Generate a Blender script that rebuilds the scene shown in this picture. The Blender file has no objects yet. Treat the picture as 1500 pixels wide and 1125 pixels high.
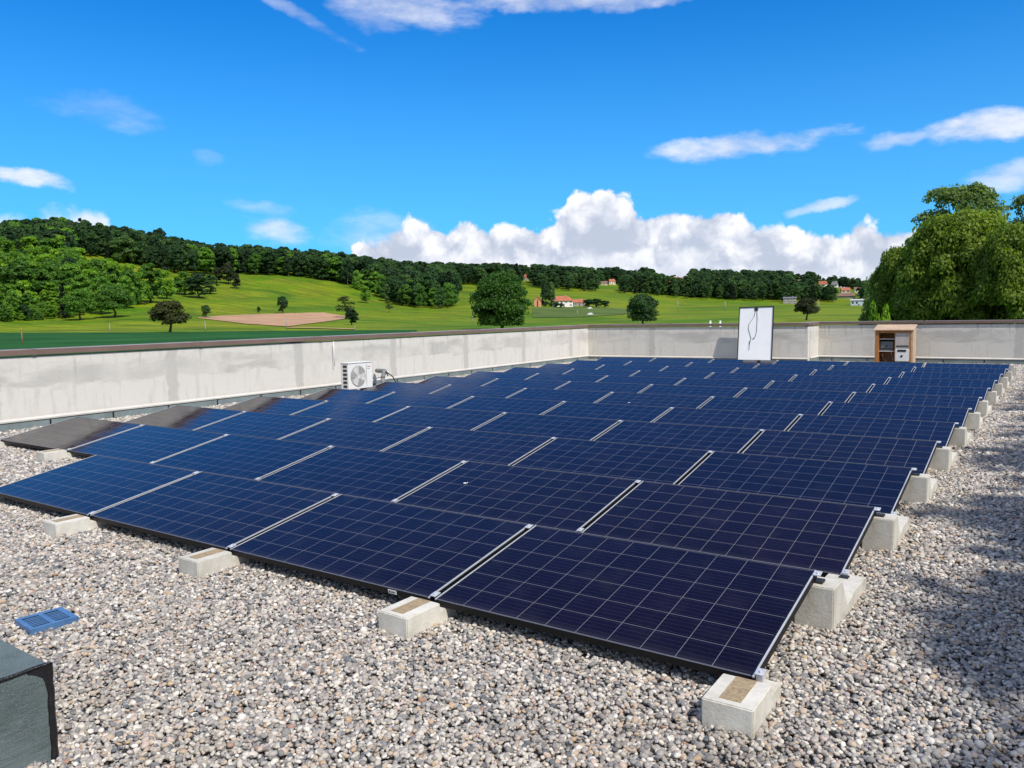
import bpy, bmesh, math, random
import numpy as np
from mathutils import Vector, Matrix, noise as mnoise

# ------------------------------------------------------------------ camera
sc = bpy.context.scene
FPX = 1172.7                      # focal length in pixels of the 1500 px wide photograph
CAM = np.array([0.997, -3.113, 1.577])
YAW, PITCH, ROLL = 0.60500, -0.08653, -0.01763
def _axes():
    cy, sy = math.cos(YAW), math.sin(YAW)
    f = np.array([-sy*math.cos(PITCH), cy*math.cos(PITCH), math.sin(PITCH)])
    r = np.array([cy, sy, 0.0]); u = np.cross(r, f)
    c, s = math.cos(ROLL), math.sin(ROLL)
    return c*r+s*u, -s*r+c*u, f
AR, AU, AF = _axes()
cd = bpy.data.cameras.new('camera'); cam = bpy.data.objects.new('camera', cd)
sc.collection.objects.link(cam); sc.camera = cam
cam.matrix_world = Matrix(((AR[0], AU[0], -AF[0], CAM[0]), (AR[1], AU[1], -AF[1], CAM[1]), (AR[2], AU[2], -AF[2], CAM[2]), (0, 0, 0, 1)))
cd.sensor_width = 36; cd.lens = FPX/1500*36; cd.clip_start = .05; cd.clip_end = 20000

def ray(x, y):
    d = AF+AR*(x-750)/FPX-AU*(y-562.5)/FPX
    return d/np.linalg.norm(d)

# ------------------------------------------------------------------ sky, sun, exposure
SUN = Vector((0.77, -0.28, 1.0)).normalized()
sd = bpy.data.lights.new('sun', 'SUN'); sd.energy = 4.2; sd.angle = math.radians(.55); sd.color = (1.0, .94, .86)
so = bpy.data.objects.new('sun', sd); sc.collection.objects.link(so)
so.rotation_euler = (-SUN).to_track_quat('-Z', 'Y').to_euler()
sc.view_settings.view_transform = 'Standard'; sc.view_settings.look = 'None'
sc.view_settings.exposure = 0.2; sc.view_settings.gamma = 1

class NT:
    """tiny node-tree helper"""
    def __init__(s, tree): s.t = tree; s.n = tree.nodes; s.l = tree.links
    def node(s, typ, **kw):
        n = s.n.new(typ)
        for k, v in kw.items(): setattr(n, k, v)
        return n
    def put(s, sock, v):
        if v is None: return
        if isinstance(v, bpy.types.NodeSocket): s.l.new(v, sock)
        else: sock.default_value = v
    def m(s, op, a=None, b=None, c=None, clamp=False):
        n = s.node('ShaderNodeMath', operation=op, use_clamp=clamp)
        for i, v in enumerate((a, b, c)): s.put(n.inputs[i], v)
        return n.outputs[0]
    def vm(s, op, a=None, b=None, out=0, scale=None):
        n = s.node('ShaderNodeVectorMath', operation=op)
        s.put(n.inputs[0], a); s.put(n.inputs[1], b)
        if scale is not None: s.put(n.inputs['Scale'], scale)
        return n.outputs[out]
    def mr(s, v, a, b, c=0., d=1., typ='SMOOTHSTEP'):
        n = s.node('ShaderNodeMapRange', interpolation_type=typ)
        s.put(n.inputs[0], v); s.put(n.inputs[1], a); s.put(n.inputs[2], b); s.put(n.inputs[3], c); s.put(n.inputs[4], d)
        return n.outputs[0]
    def noise(s, vec, scale, detail=4., rough=.55, dist=0., out=0, **kw):
        n = s.node('ShaderNodeTexNoise', **kw)
        s.put(n.inputs['Vector'], vec); s.put(n.inputs['Scale'], scale); s.put(n.inputs['Detail'], detail)
        s.put(n.inputs['Roughness'], rough); s.put(n.inputs['Distortion'], dist)
        return n.outputs[out]
    def mix(s, f, a, b, blend='MIX'):
        n = s.node('ShaderNodeMix', data_type='RGBA', blend_type=blend)
        s.put(n.inputs[0], f)
        for i, v in ((6, a), (7, b)):
            if isinstance(v, (tuple, list)) and len(v) == 3: v = (*v, 1)
            s.put(n.inputs[i], v)
        return n.outputs[2]
    def comb(s, x=0., y=0., z=0.):
        n = s.node('ShaderNodeCombineXYZ'); s.put(n.inputs[0], x); s.put(n.inputs[1], y); s.put(n.inputs[2], z); return n.outputs[0]
    def sep(s, v):
        n = s.node('ShaderNodeSeparateXYZ'); s.put(n.inputs[0], v); return n.outputs
    def ramp(s, f, stops, interp='LINEAR'):
        n = s.node('ShaderNodeValToRGB'); cr = n.color_ramp; cr.interpolation = interp
        while len(cr.elements) < len(stops): cr.elements.new(.5)
        for e, (p, c) in zip(cr.elements, stops):
            e.position = p; e.color = (*c, 1) if len(c) == 3 else c
        s.put(n.inputs[0], f); return n.outputs[0]
    def fcurve(s, v, pts):
        n = s.node('ShaderNodeFloatCurve'); c = n.mapping.curves[0]
        while len(c.points) < len(pts): c.points.new(.5, .5)
        for p, (x, y) in zip(c.points, sorted(pts)): p.location = (x, y); p.handle_type = 'AUTO'
        n.mapping.update(); s.put(n.inputs['Value'], v); return n.outputs[0]

def azel(x, y):
    d = ray(x, y); return math.degrees(math.atan2(d[0], d[1])), math.degrees(math.asin(d[2]))

def build_world():
    w = bpy.data.worlds.new('World'); sc.world = w; w.use_nodes = True
    t = NT(w.node_tree); t.n.clear()
    out = t.node('ShaderNodeOutputWorld'); bg = t.node('ShaderNodeBackground')
    sky = t.node('ShaderNodeTexSky', sky_type='NISHITA', sun_disc=False)
    sky.sun_elevation = math.asin(SUN.z); sky.sun_rotation = math.atan2(SUN.x, SUN.y)
    sky.air_density = 1.0; sky.dust_density = .25; sky.ozone_density = 3.0
    hs = t.node('ShaderNodeHueSaturation'); t.put(hs.inputs['Hue'], .497); t.put(hs.inputs['Saturation'], 1.28); t.put(hs.inputs['Value'], 1.0)
    t.l.new(sky.outputs[0], hs.inputs['Color'])
    g = t.node('ShaderNodeTexCoord').outputs['Generated']
    dirn = t.vm('NORMALIZE', g)
    x, y, z = t.sep(dirn)
    DEG = 180/math.pi
    az = t.m('MULTIPLY', t.m('ARCTAN2', x, y), DEG); el = t.m('MULTIPLY', t.m('ARCSINE', z), DEG)
    # warp the direction with noise so that the cloud outlines billow
    P0 = t.comb(az, el, 0.)
    w1 = t.noise(P0, .16, 5., .62, out=1, noise_dimensions='2D')
    w1 = t.vm('SUBTRACT', w1, (.5, .5, .5))
    vor = t.node('ShaderNodeTexVoronoi', voronoi_dimensions='2D', feature='SMOOTH_F1')
    Pw = t.vm('ADD', P0, t.vm('SCALE', w1, scale=2.2))
    t.put(vor.inputs['Vector'], Pw); t.put(vor.inputs['Scale'], .42); t.put(vor.inputs['Detail'], 4.); t.put(vor.inputs['Roughness'], .5); t.put(vor.inputs['Smoothness'], .35)
    vd = vor.outputs['Distance']
    sx, sy, _ = t.sep(Pw)
    AZ0, AZ1 = -75., 10.
    def layer(pts, amp):
        P = [((azel(px, py)[0]-AZ0)/(AZ1-AZ0), azel(px, py)[1]/20.) for px, py in pts]
        u = t.m('MULTIPLY', t.m('SUBTRACT', sx, AZ0), 1/(AZ1-AZ0))
        top = t.m('MULTIPLY', t.fcurve(u, P), 20.)
        bil = t.m('MULTIPLY', t.m('SUBTRACT', .5, vd), amp)
        return t.m('ADD', t.m('ADD', t.m('SUBTRACT', top, el), bil), .35)       # > 0 inside, in degrees below the outline
    A = layer([(-300, 520), (380, 470), (470, 420), (520, 356), (560, 338), (608, 322), (645, 334), (680, 319), (710, 328), (754, 330), (793, 326), (821, 312), (850, 281), (887, 277), (915, 288), (943, 309), (987, 303), (1031, 304), (1075, 314), (1120, 326), (1150, 337), (1175, 341), (1219, 338), (1250, 326), (1270, 318), (1291, 330), (1330, 335), (1420, 350), (1520, 350), (1700, 380)], 1.3)
    B = layer([(-300, 540), (480, 450), (560, 372), (620, 350), (690, 352), (760, 358), (830, 356), (880, 350), (930, 352), (1000, 348), (1060, 352), (1110, 368), (1170, 362), (1230, 366), (1300, 362), (1380, 370), (1500, 380), (1700, 400)], 2.4)
    L = layer([(-500, 330), (-60, 305), (0, 310), (60, 312), (110, 302), (150, 308), (175, 335), (200, 365), (230, 480), (600, 560), (1500, 560)], 1.1)
    aA = t.mr(A, -.1, .45); aB = t.mr(B, -.3, 1.3); aL = t.mr(L, -.15, 1.2)
    det = t.noise(Pw, .55, 5., .6, noise_dimensions='2D')
    shA = t.m('ADD', t.m('MULTIPLY', t.mr(A, .3, 4.0), .55), t.m('ADD', t.m('MULTIPLY', vd, .75), t.m('MULTIPLY', t.m('SUBTRACT', det, .5), 1.1)))
    colA = t.ramp(shA, [(.15, (1.0, 1.0, 1.0)), (.45, (.93, .94, .98)), (.72, (.68, .72, .82)), (1.0, (.50, .56, .69))])
    shB = t.m('ADD', t.m('MULTIPLY', t.mr(B, .2, 3.5), .5), t.m('ADD', t.m('MULTIPLY', vd, .7), t.m('MULTIPLY', t.m('SUBTRACT', det, .5), 1.4)))
    colB = t.ramp(shB, [(.1, (1.0, 1.0, 1.0)), (.5, (.86, .88, .94)), (.95, (.58, .64, .77))])
    # thin flat clouds
    wn = t.noise(t.vm('MULTIPLY', P0, (.55, 1.5, 1.)), .33, 6., .58, noise_dimensions='2D')
    acc = None
    wx, wy, _ = t.sep(t.vm('ADD', P0, t.vm('SCALE', w1, scale=1.6)))
    for (px, py, rx, ry, rot, a) in [(590, 8, 120, 34, 4, .6), (540, 28, 70, 20, 14, .35), (800, 0, 200, 16, 0, .6), (940, 0, 110, 12, 0, .5), (435, 22, 90, 11, 22, .3),
                                      (32, 257, 62, 11, 6, .8), (145, 158, 75, 28, 8, .22), (1092, 213, 140, 20, -3, .75), (1318, 203, 52, 13, -6, .5), (1455, 184, 90, 21, 0, .78),
                                      (1482, 256, 60, 22, -4, .6), (1203, 304, 55, 9, -5, .6), (405, 334, 62, 28, 12, .6), (390, 303, 55, 15, 6, .3), (545, 350, 90, 40, 0, .35), (310, 232, 22, 12, 0, .15)]:
        ca, ce = azel(px, py); k = 57.3/FPX
        dx = t.m('SUBTRACT', wx, ca+.0); dy = t.m('SUBTRACT', wy, ce)
        c, s = math.cos(math.radians(rot)), math.sin(math.radians(rot))
        u = t.m('ADD', t.m('MULTIPLY', dx, c/(rx*k)), t.m('MULTIPLY', dy, -s/(rx*k)))
        v = t.m('ADD', t.m('MULTIPLY', dx, s/(ry*k)), t.m('MULTIPLY', dy, c/(ry*k)))
        d = t.m('SUBTRACT', 1., t.m('ADD', t.m('MULTIPLY', u, u), t.m('MULTIPLY', v, v)))
        d = t.m('ADD', d, t.m('MULTIPLY', t.m('SUBTRACT', wn, .56), 2.6))
        d = t.mr(d, -.15, 1.15, 0., a)
        acc = d if acc is None else t.m('MAXIMUM', acc, d)
    aw = acc
    aw = t.m('MULTIPLY', aw, t.m('GREATER_THAN', el, 0.))
    K = 9.6       # cloud radiance in the sky texture's own (unscaled) units
    def up(c): return t.vm('MULTIPLY', c, (K, K, K))
    base = t.vm('MULTIPLY', hs.outputs[0], (.17, 1.0, 1.55))
    base = t.mix(t.mr(el, 0., 22., .6, 0.), base, (1.5, 4.7, 8.8))
    c1 = t.mix(aw, base, up(t.mix(t.mr(wn, .4, .7), (.72, .74, .82), (.93, .93, .97))))
    c2 = t.mix(t.m('MULTIPLY', aL, .85), c1, up(t.mix(t.mr(L, .3, 2.5), (.93, .93, .98), (.66, .72, .85))))
    c3 = t.mix(aA, c2, up(colA))
    c4 = t.mix(t.m('MULTIPLY', aB, .9), c3, up(colB))
    # unseen broken cloud added behind the camera to whiten the blue skylight
    bk = t.mr(t.vm('DOT_PRODUCT', dirn, (.55, -.80, .25), out=1), -.35, .25)
    bn = t.noise(dirn, 2.2, 6., .6, .3)
    c4 = t.mix(t.m('MULTIPLY', bk, t.mr(bn, .40, .58, 0., .95)), c4, (6.6, 6.5, 6.5))
    t.l.new(c4, bg.inputs[0]); bg.inputs[1].default_value = .10
    t.l.new(bg.outputs[0], out.inputs[0])
build_world()

# ------------------------------------------------------------------ helpers
COL = sc.collection
def tag(o, label=None, cat=None, group=None, kind=None):
    if label: o['label'] = label
    if cat: o['category'] = cat
    if group: o['group'] = group
    if kind: o['kind'] = kind
    return o
def empty(name, loc, rz=0., label=None, cat=None, group=None):
    o = bpy.data.objects.new(name, None); COL.objects.link(o); o.location = loc; o.rotation_euler = (0, 0, rz); o.empty_display_size = .1
    return tag(o, label, cat, group)
def npmesh(name, v, faces, mats=(), smooth=False, midx=None):
    me = bpy.data.meshes.new(name)
    me.from_pydata([tuple(p) for p in v], [], [tuple(f) for f in faces])
    for m in mats: me.materials.append(m)
    if smooth: me.polygons.foreach_set('use_smooth', [True]*len(me.polygons))
    if midx is not None: me.polygons.foreach_set('material_index', midx)
    me.update(); return me
def quads_mesh(name, V, mats, midx=None):
    """V: (n,4,3) numpy array of loose quads (fast path)"""
    n = len(V); me = bpy.data.meshes.new(name)
    me.vertices.add(n*4); me.vertices.foreach_set('co', V.reshape(-1).astype(np.float32))
    me.loops.add(n*4); me.loops.foreach_set('vertex_index', np.arange(n*4, dtype=np.int32))
    me.polygons.add(n); me.polygons.foreach_set('loop_start', np.arange(0, n*4, 4, dtype=np.int32)); me.polygons.foreach_set('loop_total', np.full(n, 4, dtype=np.int32))
    for m in mats: me.materials.append(m)
    me.update(calc_edges=True); return me
def link(name, me, parent=None, loc=None, rot=None):
    o = bpy.data.objects.new(name, me); COL.objects.link(o)
    if parent: o.parent = parent
    if loc is not None: o.location = loc
    if rot is not None: o.rotation_euler = rot
    return o
class MB:
    def __init__(s): s.b = bmesh.new()
    def box(s, x0, x1, y0, y1, z0, z1, bev=0., mat=0, M=None):
        r = bmesh.ops.create_cube(s.b, size=1)
        vs = r['verts']
        for v in vs: v.co = Vector((x0+(v.co.x+.5)*(x1-x0), y0+(v.co.y+.5)*(y1-y0), z0+(v.co.z+.5)*(z1-z0)))
        if bev > 0:
            ed = list({e for v in vs for e in v.link_edges})
            rr = bmesh.ops.bevel(s.b, geom=ed, offset=bev, segments=2, affect='EDGES', profile=.6)
            vs = list({v for f in rr['faces'] for v in f.verts} | {v for v in vs if v.is_valid})
        fs = {f for v in vs for f in v.link_faces}
        for f in fs: f.material_index = mat
        if M is not None:
            for v in {v for f in fs for v in f.verts}: v.co = M @ v.co
        return s
    def prism(s, prof, x0, x1, mat=0, bev=0.):
        """prof: list of (y,z); extruded along x"""
        a = [s.b.verts.new((x0, y, z)) for y, z in prof]; b = [s.b.verts.new((x1, y, z)) for y, z in prof]
        n = len(prof); fs = [s.b.faces.new(a[::-1]), s.b.faces.new(b)]
        for i in range(n): fs.append(s.b.faces.new((a[i], a[(i+1) % n], b[(i+1) % n], b[i])))
        for f in fs: f.material_index = mat
        if bev > 0:
            bmesh.ops.recalc_face_normals(s.b, faces=fs)
            ed = list({e for f in fs for e in f.edges}); bmesh.ops.bevel(s.b, geom=ed, offset=bev, segments=2, affect='EDGES')
        return s
    def cyl(s, p, q, r0, r1=None, seg=10, mat=0):
        r1 = r0 if r1 is None else r1
        p, q = Vector(p), Vector(q); d = q-p; L = d.length
        M = Matrix.Translation((p+q)/2) @ d.to_track_quat('Z', 'Y').to_matrix().to_4x4()
        r = bmesh.ops.create_cone(s.b, cap_ends=True, segments=seg, radius1=r0, radius2=r1, depth=L, matrix=M)
        for f in {f for v in r['verts'] for f in v.link_faces}: f.material_index = mat; f.smooth = len(f.verts) == 4
        return s
    def tube(s, pts, r, seg=8):
        for a, b in zip(pts[:-1], pts[1:]):
            s.cyl(a, b, r, seg=seg)
            bmesh.ops.create_uvsphere(s.b, u_segments=seg, v_segments=5, radius=r, matrix=Matrix.Translation(Vector(b)))
        return s
    def build(s, name, mats, parent=None, loc=None, rot=None):
        bmesh.ops.recalc_face_normals(s.b, faces=s.b.faces)
        me = bpy.data.meshes.new(name); s.b.to_mesh(me); s.b.free()
        for m in (mats if isinstance(mats, (list, tuple)) else [mats]): me.materials.append(m)
        return link(name, me, parent, loc, rot)

def mat(name, col=(.5, .5, .5), rough=.6, metal=0., spec=.5):
    m = bpy.data.materials.new(name); m.use_nodes = True
    t = NT(m.node_tree); b = t.n['Principled BSDF']
    b.inputs['Base Color'].default_value = (*col, 1); b.inputs['Roughness'].default_value = rough
    b.inputs['Metallic'].default_value = metal; b.inputs['Specular IOR Level'].default_value = spec
    return m, t, b
def simple(name, col, rough=.6, metal=0., var=.12, scale=8., bump=0., spec=.5):
    m, t, b = mat(name, col, rough, metal, spec)
    oc = t.node('ShaderNodeTexCoord').outputs['Object']
    n = t.noise(oc, scale, 5., .6)
    k = t.mr(n, .3, .7, 1-var, 1+var, 'LINEAR')
    c = t.vm('SCALE', tuple(col), scale=k); t.l.new(c, b.inputs['Base Color'])
    if bump:
        bp = t.node('ShaderNodeBump'); bp.inputs['Strength'].default_value = bump; bp.inputs['Distance'].default_value = .01
        t.l.new(t.noise(oc, scale*4, 5., .6), bp.inputs['Height']); t.l.new(bp.outputs[0], b.inputs['Normal'])
    return m

# ------------------------------------------------------------------ materials
def m_glass():
    m, t, b = mat('cell_glass', rough=.07)
    oc = t.node('ShaderNodeTexCoord').outputs['Object']; x, y, z = t.sep(oc)
    u = t.m('DIVIDE', t.m('SUBTRACT', x, .0065), .165); v = t.m('DIVIDE', t.m('SUBTRACT', y, .010), .162)
    def line(q, w):
        f = t.m('FRACT', q); d = t.m('MINIMUM', f, t.m('SUBTRACT', 1., f)); return t.m('LESS_THAN', d, w)
    grid = t.m('MAXIMUM', line(u, .0070), line(v, .0072))
    bus = line(t.m('ADD', t.m('MULTIPLY', v, 5.), .5), .022)
    cell = t.comb(t.m('FLOOR', u), t.m('FLOOR', v), t.node('ShaderNodeObjectInfo').outputs['Random'])
    wn = t.node('ShaderNodeTexWhiteNoise'); t.put(wn.inputs['Vector'], cell)
    vo = t.node('ShaderNodeTexVoronoi'); t.put(vo.inputs['Vector'], oc); vo.inputs['Scale'].default_value = 70
    vv = t.m('ADD', t.m('MULTIPLY', wn.outputs['Value'], .5), t.m('MULTIPLY', t.sep(vo.outputs['Color'])[0], .5))
    c = t.mix(vv, (.0048, .0022, .0066), (.0085, .0042, .0130))
    c = t.mix(t.m('MULTIPLY', bus, .45), c, (.07, .072, .10))
    c = t.mix(t.m('MULTIPLY', grid, .8), c, (.25, .25, .27))
    inr = t.m('MULTIPLY', t.m('GREATER_THAN', t.m('MULTIPLY', t.m('ADD', x, -.004), t.m('SUBTRACT', 1.659, x)), 0.), t.m('GREATER_THAN', t.m('MULTIPLY', t.m('ADD', y, -.0085), t.m('SUBTRACT', .9835, y)), 0.))
    pr = t.node('ShaderNodeObjectInfo').outputs['Random']
    c = t.vm('MULTIPLY', c, t.vm('ADD', (1., 1., 1.), t.vm('SCALE', (.25, .14, -.12), scale=t.m('SUBTRACT', pr, .5))))
    c = t.mix(inr, (.01, .01, .012), c)
    dust = t.mr(t.noise(oc, 3., 5., .65), .45, .8, 0., .025)
    dust = t.m('ADD', dust, t.mr(y, .08, .0, 0., .03))
    c = t.mix(dust, c, (.35, .33, .30))
    t.l.new(c, b.inputs['Base Color'])
    t.l.new(t.m('ADD', t.mr(t.noise(oc, 6., 4.), .3, .7, .04, .10), t.m('MULTIPLY', pr, .03)), b.inputs['Roughness'])
    b.inputs['IOR'].default_value = 1.31
    return m
def m_concrete_wall():
    m, t, b = mat('rendered_concrete', rough=.85, spec=.25)
    oc = t.node('ShaderNodeTexCoord').outputs['Object']; x, y, z = t.sep(oc)
    p = t.comb(t.m('MULTIPLY', x, .55), 0., t.m('MULTIPLY', z, 1.5))
    n1 = t.noise(p, 1.6, 7., .62, .6); n2 = t.noise(oc, 9., 6., .7)
    edge = t.m('MULTIPLY', t.m('SUBTRACT', t.noise(p, 2.2, 5., .65), .5), .5)
    zz = t.m('ADD', z, edge)
    band = t.m('MULTIPLY', t.m('MULTIPLY', t.mr(zz, .58, .64), t.mr(zz, 1.02, .88)), t.mr(t.noise(t.comb(x, 0., 0.), .45, 3., .6), .36, .56, .15, .8))
    xx = t.m('ADD', x, t.m('MULTIPLY', t.m('SUBTRACT', t.noise(t.comb(x, 0., t.m('MULTIPLY', z, 2.)), 2., 4., .6), .5), .25))
    fr = t.m('PINGPONG', t.m('ADD', xx, .6), 1.45)
    joint = t.m('MULTIPLY', t.mr(fr, .14, .08), .8)
    runs = t.mr(t.noise(t.comb(t.m('MULTIPLY', x, 3.5), 0., t.m('MULTIPLY', z, .45)), 2.5, 4., .6), .5, .68)
    st = t.m('MAXIMUM', t.m('MULTIPLY', band, t.mr(n1, .36, .6, .15, 1.)), t.m('MULTIPLY', joint, .85))
    st = t.m('MAXIMUM', st, t.m('MULTIPLY', runs, .35))
    st = t.m('ADD', t.m('MULTIPLY', st, .95), t.m('MULTIPLY', t.m('SUBTRACT', n2, .5), .5), clamp=True)
    c = t.mix(st, (.66, .635, .575), (.43, .415, .385))
    c = t.mix(t.mr(n1, .55, .8, 0., .35), c, (.50, .515, .475))
    drip = t.m('MULTIPLY', t.mr(t.noise(t.comb(t.m('MULTIPLY', x, 9.), 0., t.m('MULTIPLY', z, .5)), 1.2, 3., .5), .60, .70), t.mr(z, .55, 1.1, 0., .55))
    c = t.mix(drip, c, (.30, .28, .25))
    c = t.mix(t.mr(t.m('ADD', z, t.m('MULTIPLY', n2, .12)), .30, .16, 0., .35), c, (.40, .36, .30))
    pit = t.mr(t.noise(oc, 14., 3., .5), .72, .76, 0., .5)
    c = t.mix(pit, c, (.25, .23, .2))
    t.l.new(c, b.inputs['Base Color'])
    bp = t.node('ShaderNodeBump'); bp.inputs['Strength'].default_value = .35; bp.inputs['Distance'].default_value = .01
    t.l.new(t.m('ADD', n2, st), bp.inputs['Height']); t.l.new(bp.outputs[0], b.inputs['Normal'])
    return m
def m_block():
    m, t, b = mat('cast_concrete', rough=.88, spec=.2)
    oc = t.node('ShaderNodeTexCoord').outputs['Object']
    n1 = t.noise(oc, 7., 6., .65); n2 = t.noise(oc, 60., 4., .6)
    wn = t.node('ShaderNodeObjectInfo').outputs['Random']
    c = t.mix(t.mr(n1, .3, .7), (.52, .49, .42), (.70, .68, .61))
    c = t.mix(t.mr(n2, .62, .72, 0., .5), c, (.25, .22, .18))
    c = t.vm('SCALE', c, scale=t.mr(wn, 0., 1., .88, 1.05, 'LINEAR'))
    t.l.new(c, b.inputs['Base Color'])
    bp = t.node('ShaderNodeBump'); bp.inputs['Strength'].default_value = .5; bp.inputs['Distance'].default_value = .004
    t.l.new(n2, bp.inputs['Height']); t.l.new(bp.outputs[0], b.inputs['Normal'])
    return m
def m_pebble():
    m, t, b = mat('river_pebbles', rough=.75, spec=.3)
    r = t.node('ShaderNodeObjectInfo').outputs['Random']
    stops = [(0, (.34, .32, .30)), (.13, (.47, .44, .40)), (.26, (.24, .23, .225)), (.37, (.55, .52, .47)), (.48, (.38, .36, .345)), (.58, (.63, .60, .55)),
             (.66, (.31, .29, .265)), (.74, (.47, .38, .30)), (.81, (.13, .14, .155)), (.86, (.50, .41, .355)), (.91, (.20, .205, .215)), (.95, (.46, .34, .22)), (.97, (.34, .21, .155)), (.98, (.72, .69, .64))]
    c = t.ramp(r, stops, 'CONSTANT')
    g = t.node('ShaderNodeTexCoord').outputs['Object']
    off = t.vm('ADD', g, t.comb(t.m('MULTIPLY', r, 37.), t.m('MULTIPLY', r, 91.), 0.))
    n = t.noise(off, 2.2, 4., .65)
    c = t.vm('SCALE', c, scale=t.mr(n, .25, .75, .72, 1.22, 'LINEAR'))
    lc = t.node('ShaderNodeObjectInfo').outputs['Location']      # damp and dusty patches over the roof
    c = t.mix(t.mr(t.noise(lc, .55, 4., .6), .50, .68, 0., .45), c, t.vm('MULTIPLY', c, (.66, .62, .56)))
    c = t.mix(t.mr(t.noise(lc, 1.7, 3., .6), .55, .7, 0., .3), c, (.40, .36, .29))
    c = t.vm('MULTIPLY', c, (1.0, .985, .955))
    t.l.new(c, b.inputs['Base Color']); return m
def m_gravel_bed():
    m, t, b = mat('gravel_bed', rough=.9, spec=.2)
    oc = t.node('ShaderNodeTexCoord').outputs['Object']
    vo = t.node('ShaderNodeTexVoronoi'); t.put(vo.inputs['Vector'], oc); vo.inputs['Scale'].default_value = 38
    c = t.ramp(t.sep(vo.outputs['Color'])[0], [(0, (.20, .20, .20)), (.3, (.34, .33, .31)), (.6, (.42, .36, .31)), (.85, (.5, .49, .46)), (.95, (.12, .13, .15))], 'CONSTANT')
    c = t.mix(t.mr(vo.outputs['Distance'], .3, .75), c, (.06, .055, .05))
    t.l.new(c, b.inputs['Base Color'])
    bp = t.node('ShaderNodeBump'); bp.inputs['Strength'].default_value = .9; bp.inputs['Distance'].default_value = .012; bp.invert = True
    t.l.new(vo.outputs['Distance'], bp.inputs['Height']); t.l.new(bp.outputs[0], b.inputs['Normal'])
    return m
def m_felt():
    m, t, b = mat('mineral_felt', rough=.82, spec=.25)
    oc = t.node('ShaderNodeTexCoord').outputs['Object']; x, y, z = t.sep(oc)
    n1 = t.noise(oc, 3., 6., .7); n2 = t.noise(oc, 260., 2., .5)
    n3 = t.noise(t.vm('MULTIPLY', oc, (1., 1., 6.)), 5., 5., .6, 1.)
    c = t.mix(t.mr(n1, .3, .7), (.065, .09, .09), (.115, .15, .155))
    c = t.mix(t.mr(n2, .35, .7, 0., .45), c, (.21, .25, .255))
    c = t.mix(t.mr(n3, .66, .74, 0., .55), c, (.035, .045, .045))
    t.l.new(c, b.inputs['Base Color'])
    bp = t.node('ShaderNodeBump'); bp.inputs['Strength'].default_value = .5; bp.inputs['Distance'].default_value = .004
    t.l.new(t.m('ADD', n2, t.m('MULTIPLY', n3, 3.)), bp.inputs['Height']); t.l.new(bp.outputs[0], b.inputs['Normal'])
    return m
def m_leaf(name, c0, c1, c2, var=.5, tr=.35):
    m = bpy.data.materials.new(name); m.use_nodes = True
    t = NT(m.node_tree); t.n.clear()
    out = t.node('ShaderNodeOutputMaterial')
    oi = t.node('ShaderNodeObjectInfo'); oc = t.node('ShaderNodeTexCoord').outputs['Object']
    geo = t.node('ShaderNodeNewGeometry')
    r = oi.outputs['Random']
    n = t.noise(t.vm('ADD', oc, t.comb(t.m('MULTIPLY', r, 50.), 0., 0.)), .35, 3., .6)
    isl = geo.outputs['Random Per Island']
    f = t.m('ADD', t.m('MULTIPLY', t.m('SUBTRACT', n, .5), 1.6), t.m('MULTIPLY', isl, .55), clamp=True)
    f = t.m('ADD', f, t.m('MULTIPLY', t.m('SUBTRACT', r, .5), var), clamp=True)
    c = t.ramp(f, [(0, c0), (.5, c1), (1, c2)])
    d = t.node('ShaderNodeBsdfPrincipled'); d.inputs['Roughness'].default_value = .55; d.inputs['Specular IOR Level'].default_value = .3
    tl = t.node('ShaderNodeBsdfTranslucent')
    t.l.new(c, d.inputs['Base Color'])
    t.l.new(t.vm('MULTIPLY', c, (1.25, 1.35, .55)), tl.inputs['Color'])
    mx = t.node('ShaderNodeMixShader'); mx.inputs[0].default_value = tr
    t.l.new(d.outputs[0], mx.inputs[1]); t.l.new(tl.outputs[0], mx.inputs[2]); t.l.new(mx.outputs[0], out.inputs[0])
    return m
def m_grass():
    m, t, b = mat('meadow_grass', rough=.9, spec=.1)
    oc = t.node('ShaderNodeTexCoord').outputs['Object']
    n1 = t.noise(oc, .006, 4., .55, 1.); n2 = t.noise(t.vm('MULTIPLY', oc, (1., 1., 1.)), .03, 5., .65); n3 = t.noise(oc, .5, 5., .7)
    # mown strips run roughly across the slope
    c = t.mix(t.mr(n1, .38, .62), (.070, .165, .004), (.165, .225, .006))
    c = t.mix(t.mr(n2, .42, .68, 0., .6), c, (.19, .20, .015))
    c = t.mix(t.mr(t.noise(oc, .013, 3., .5, 2.), .52, .68, 0., .55), c, (.045, .10, .008))
    mow = t.noise(t.vm('MULTIPLY', t.vm('ADD', oc, t.vm('SCALE', t.noise(oc, .01, 2., .5, out=1), scale=30.)), (.02, .16, 0.)), 1., 4., .65)
    c = t.vm('MULTIPLY', c, t.mix(t.mr(mow, .38, .62), (.70, .74, .9), (1.18, 1.10, 1.1)))
    c = t.vm('SCALE', c, scale=t.mr(n3, .25, .75, .65, 1.3, 'LINEAR'))
    t.l.new(c, b.inputs['Base Color']); return m
GLASS = m_glass(); WALLM = m_concrete_wall(); BLOCK = m_block(); PEB = m_pebble(); BED = m_gravel_bed(); FELT = m_felt(); GRASS = m_grass()
ALU = simple('brushed_aluminium', (.66, .67, .68), .5, .45, .08, 20)
EDGE_HIGHLIGHT = simple('frame_edge_highlight', (.24, .25, .29), .4, .3, .1, 20)  # highlight on the frame's long edges, painted as a paler strip colour
BLACK = simple('black_anodised', (.007, .007, .008), .5, 0., .2, 20, 0, .25)
RUBBER = simple('black_rubber', (.02, .02, .02), .6)
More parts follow.
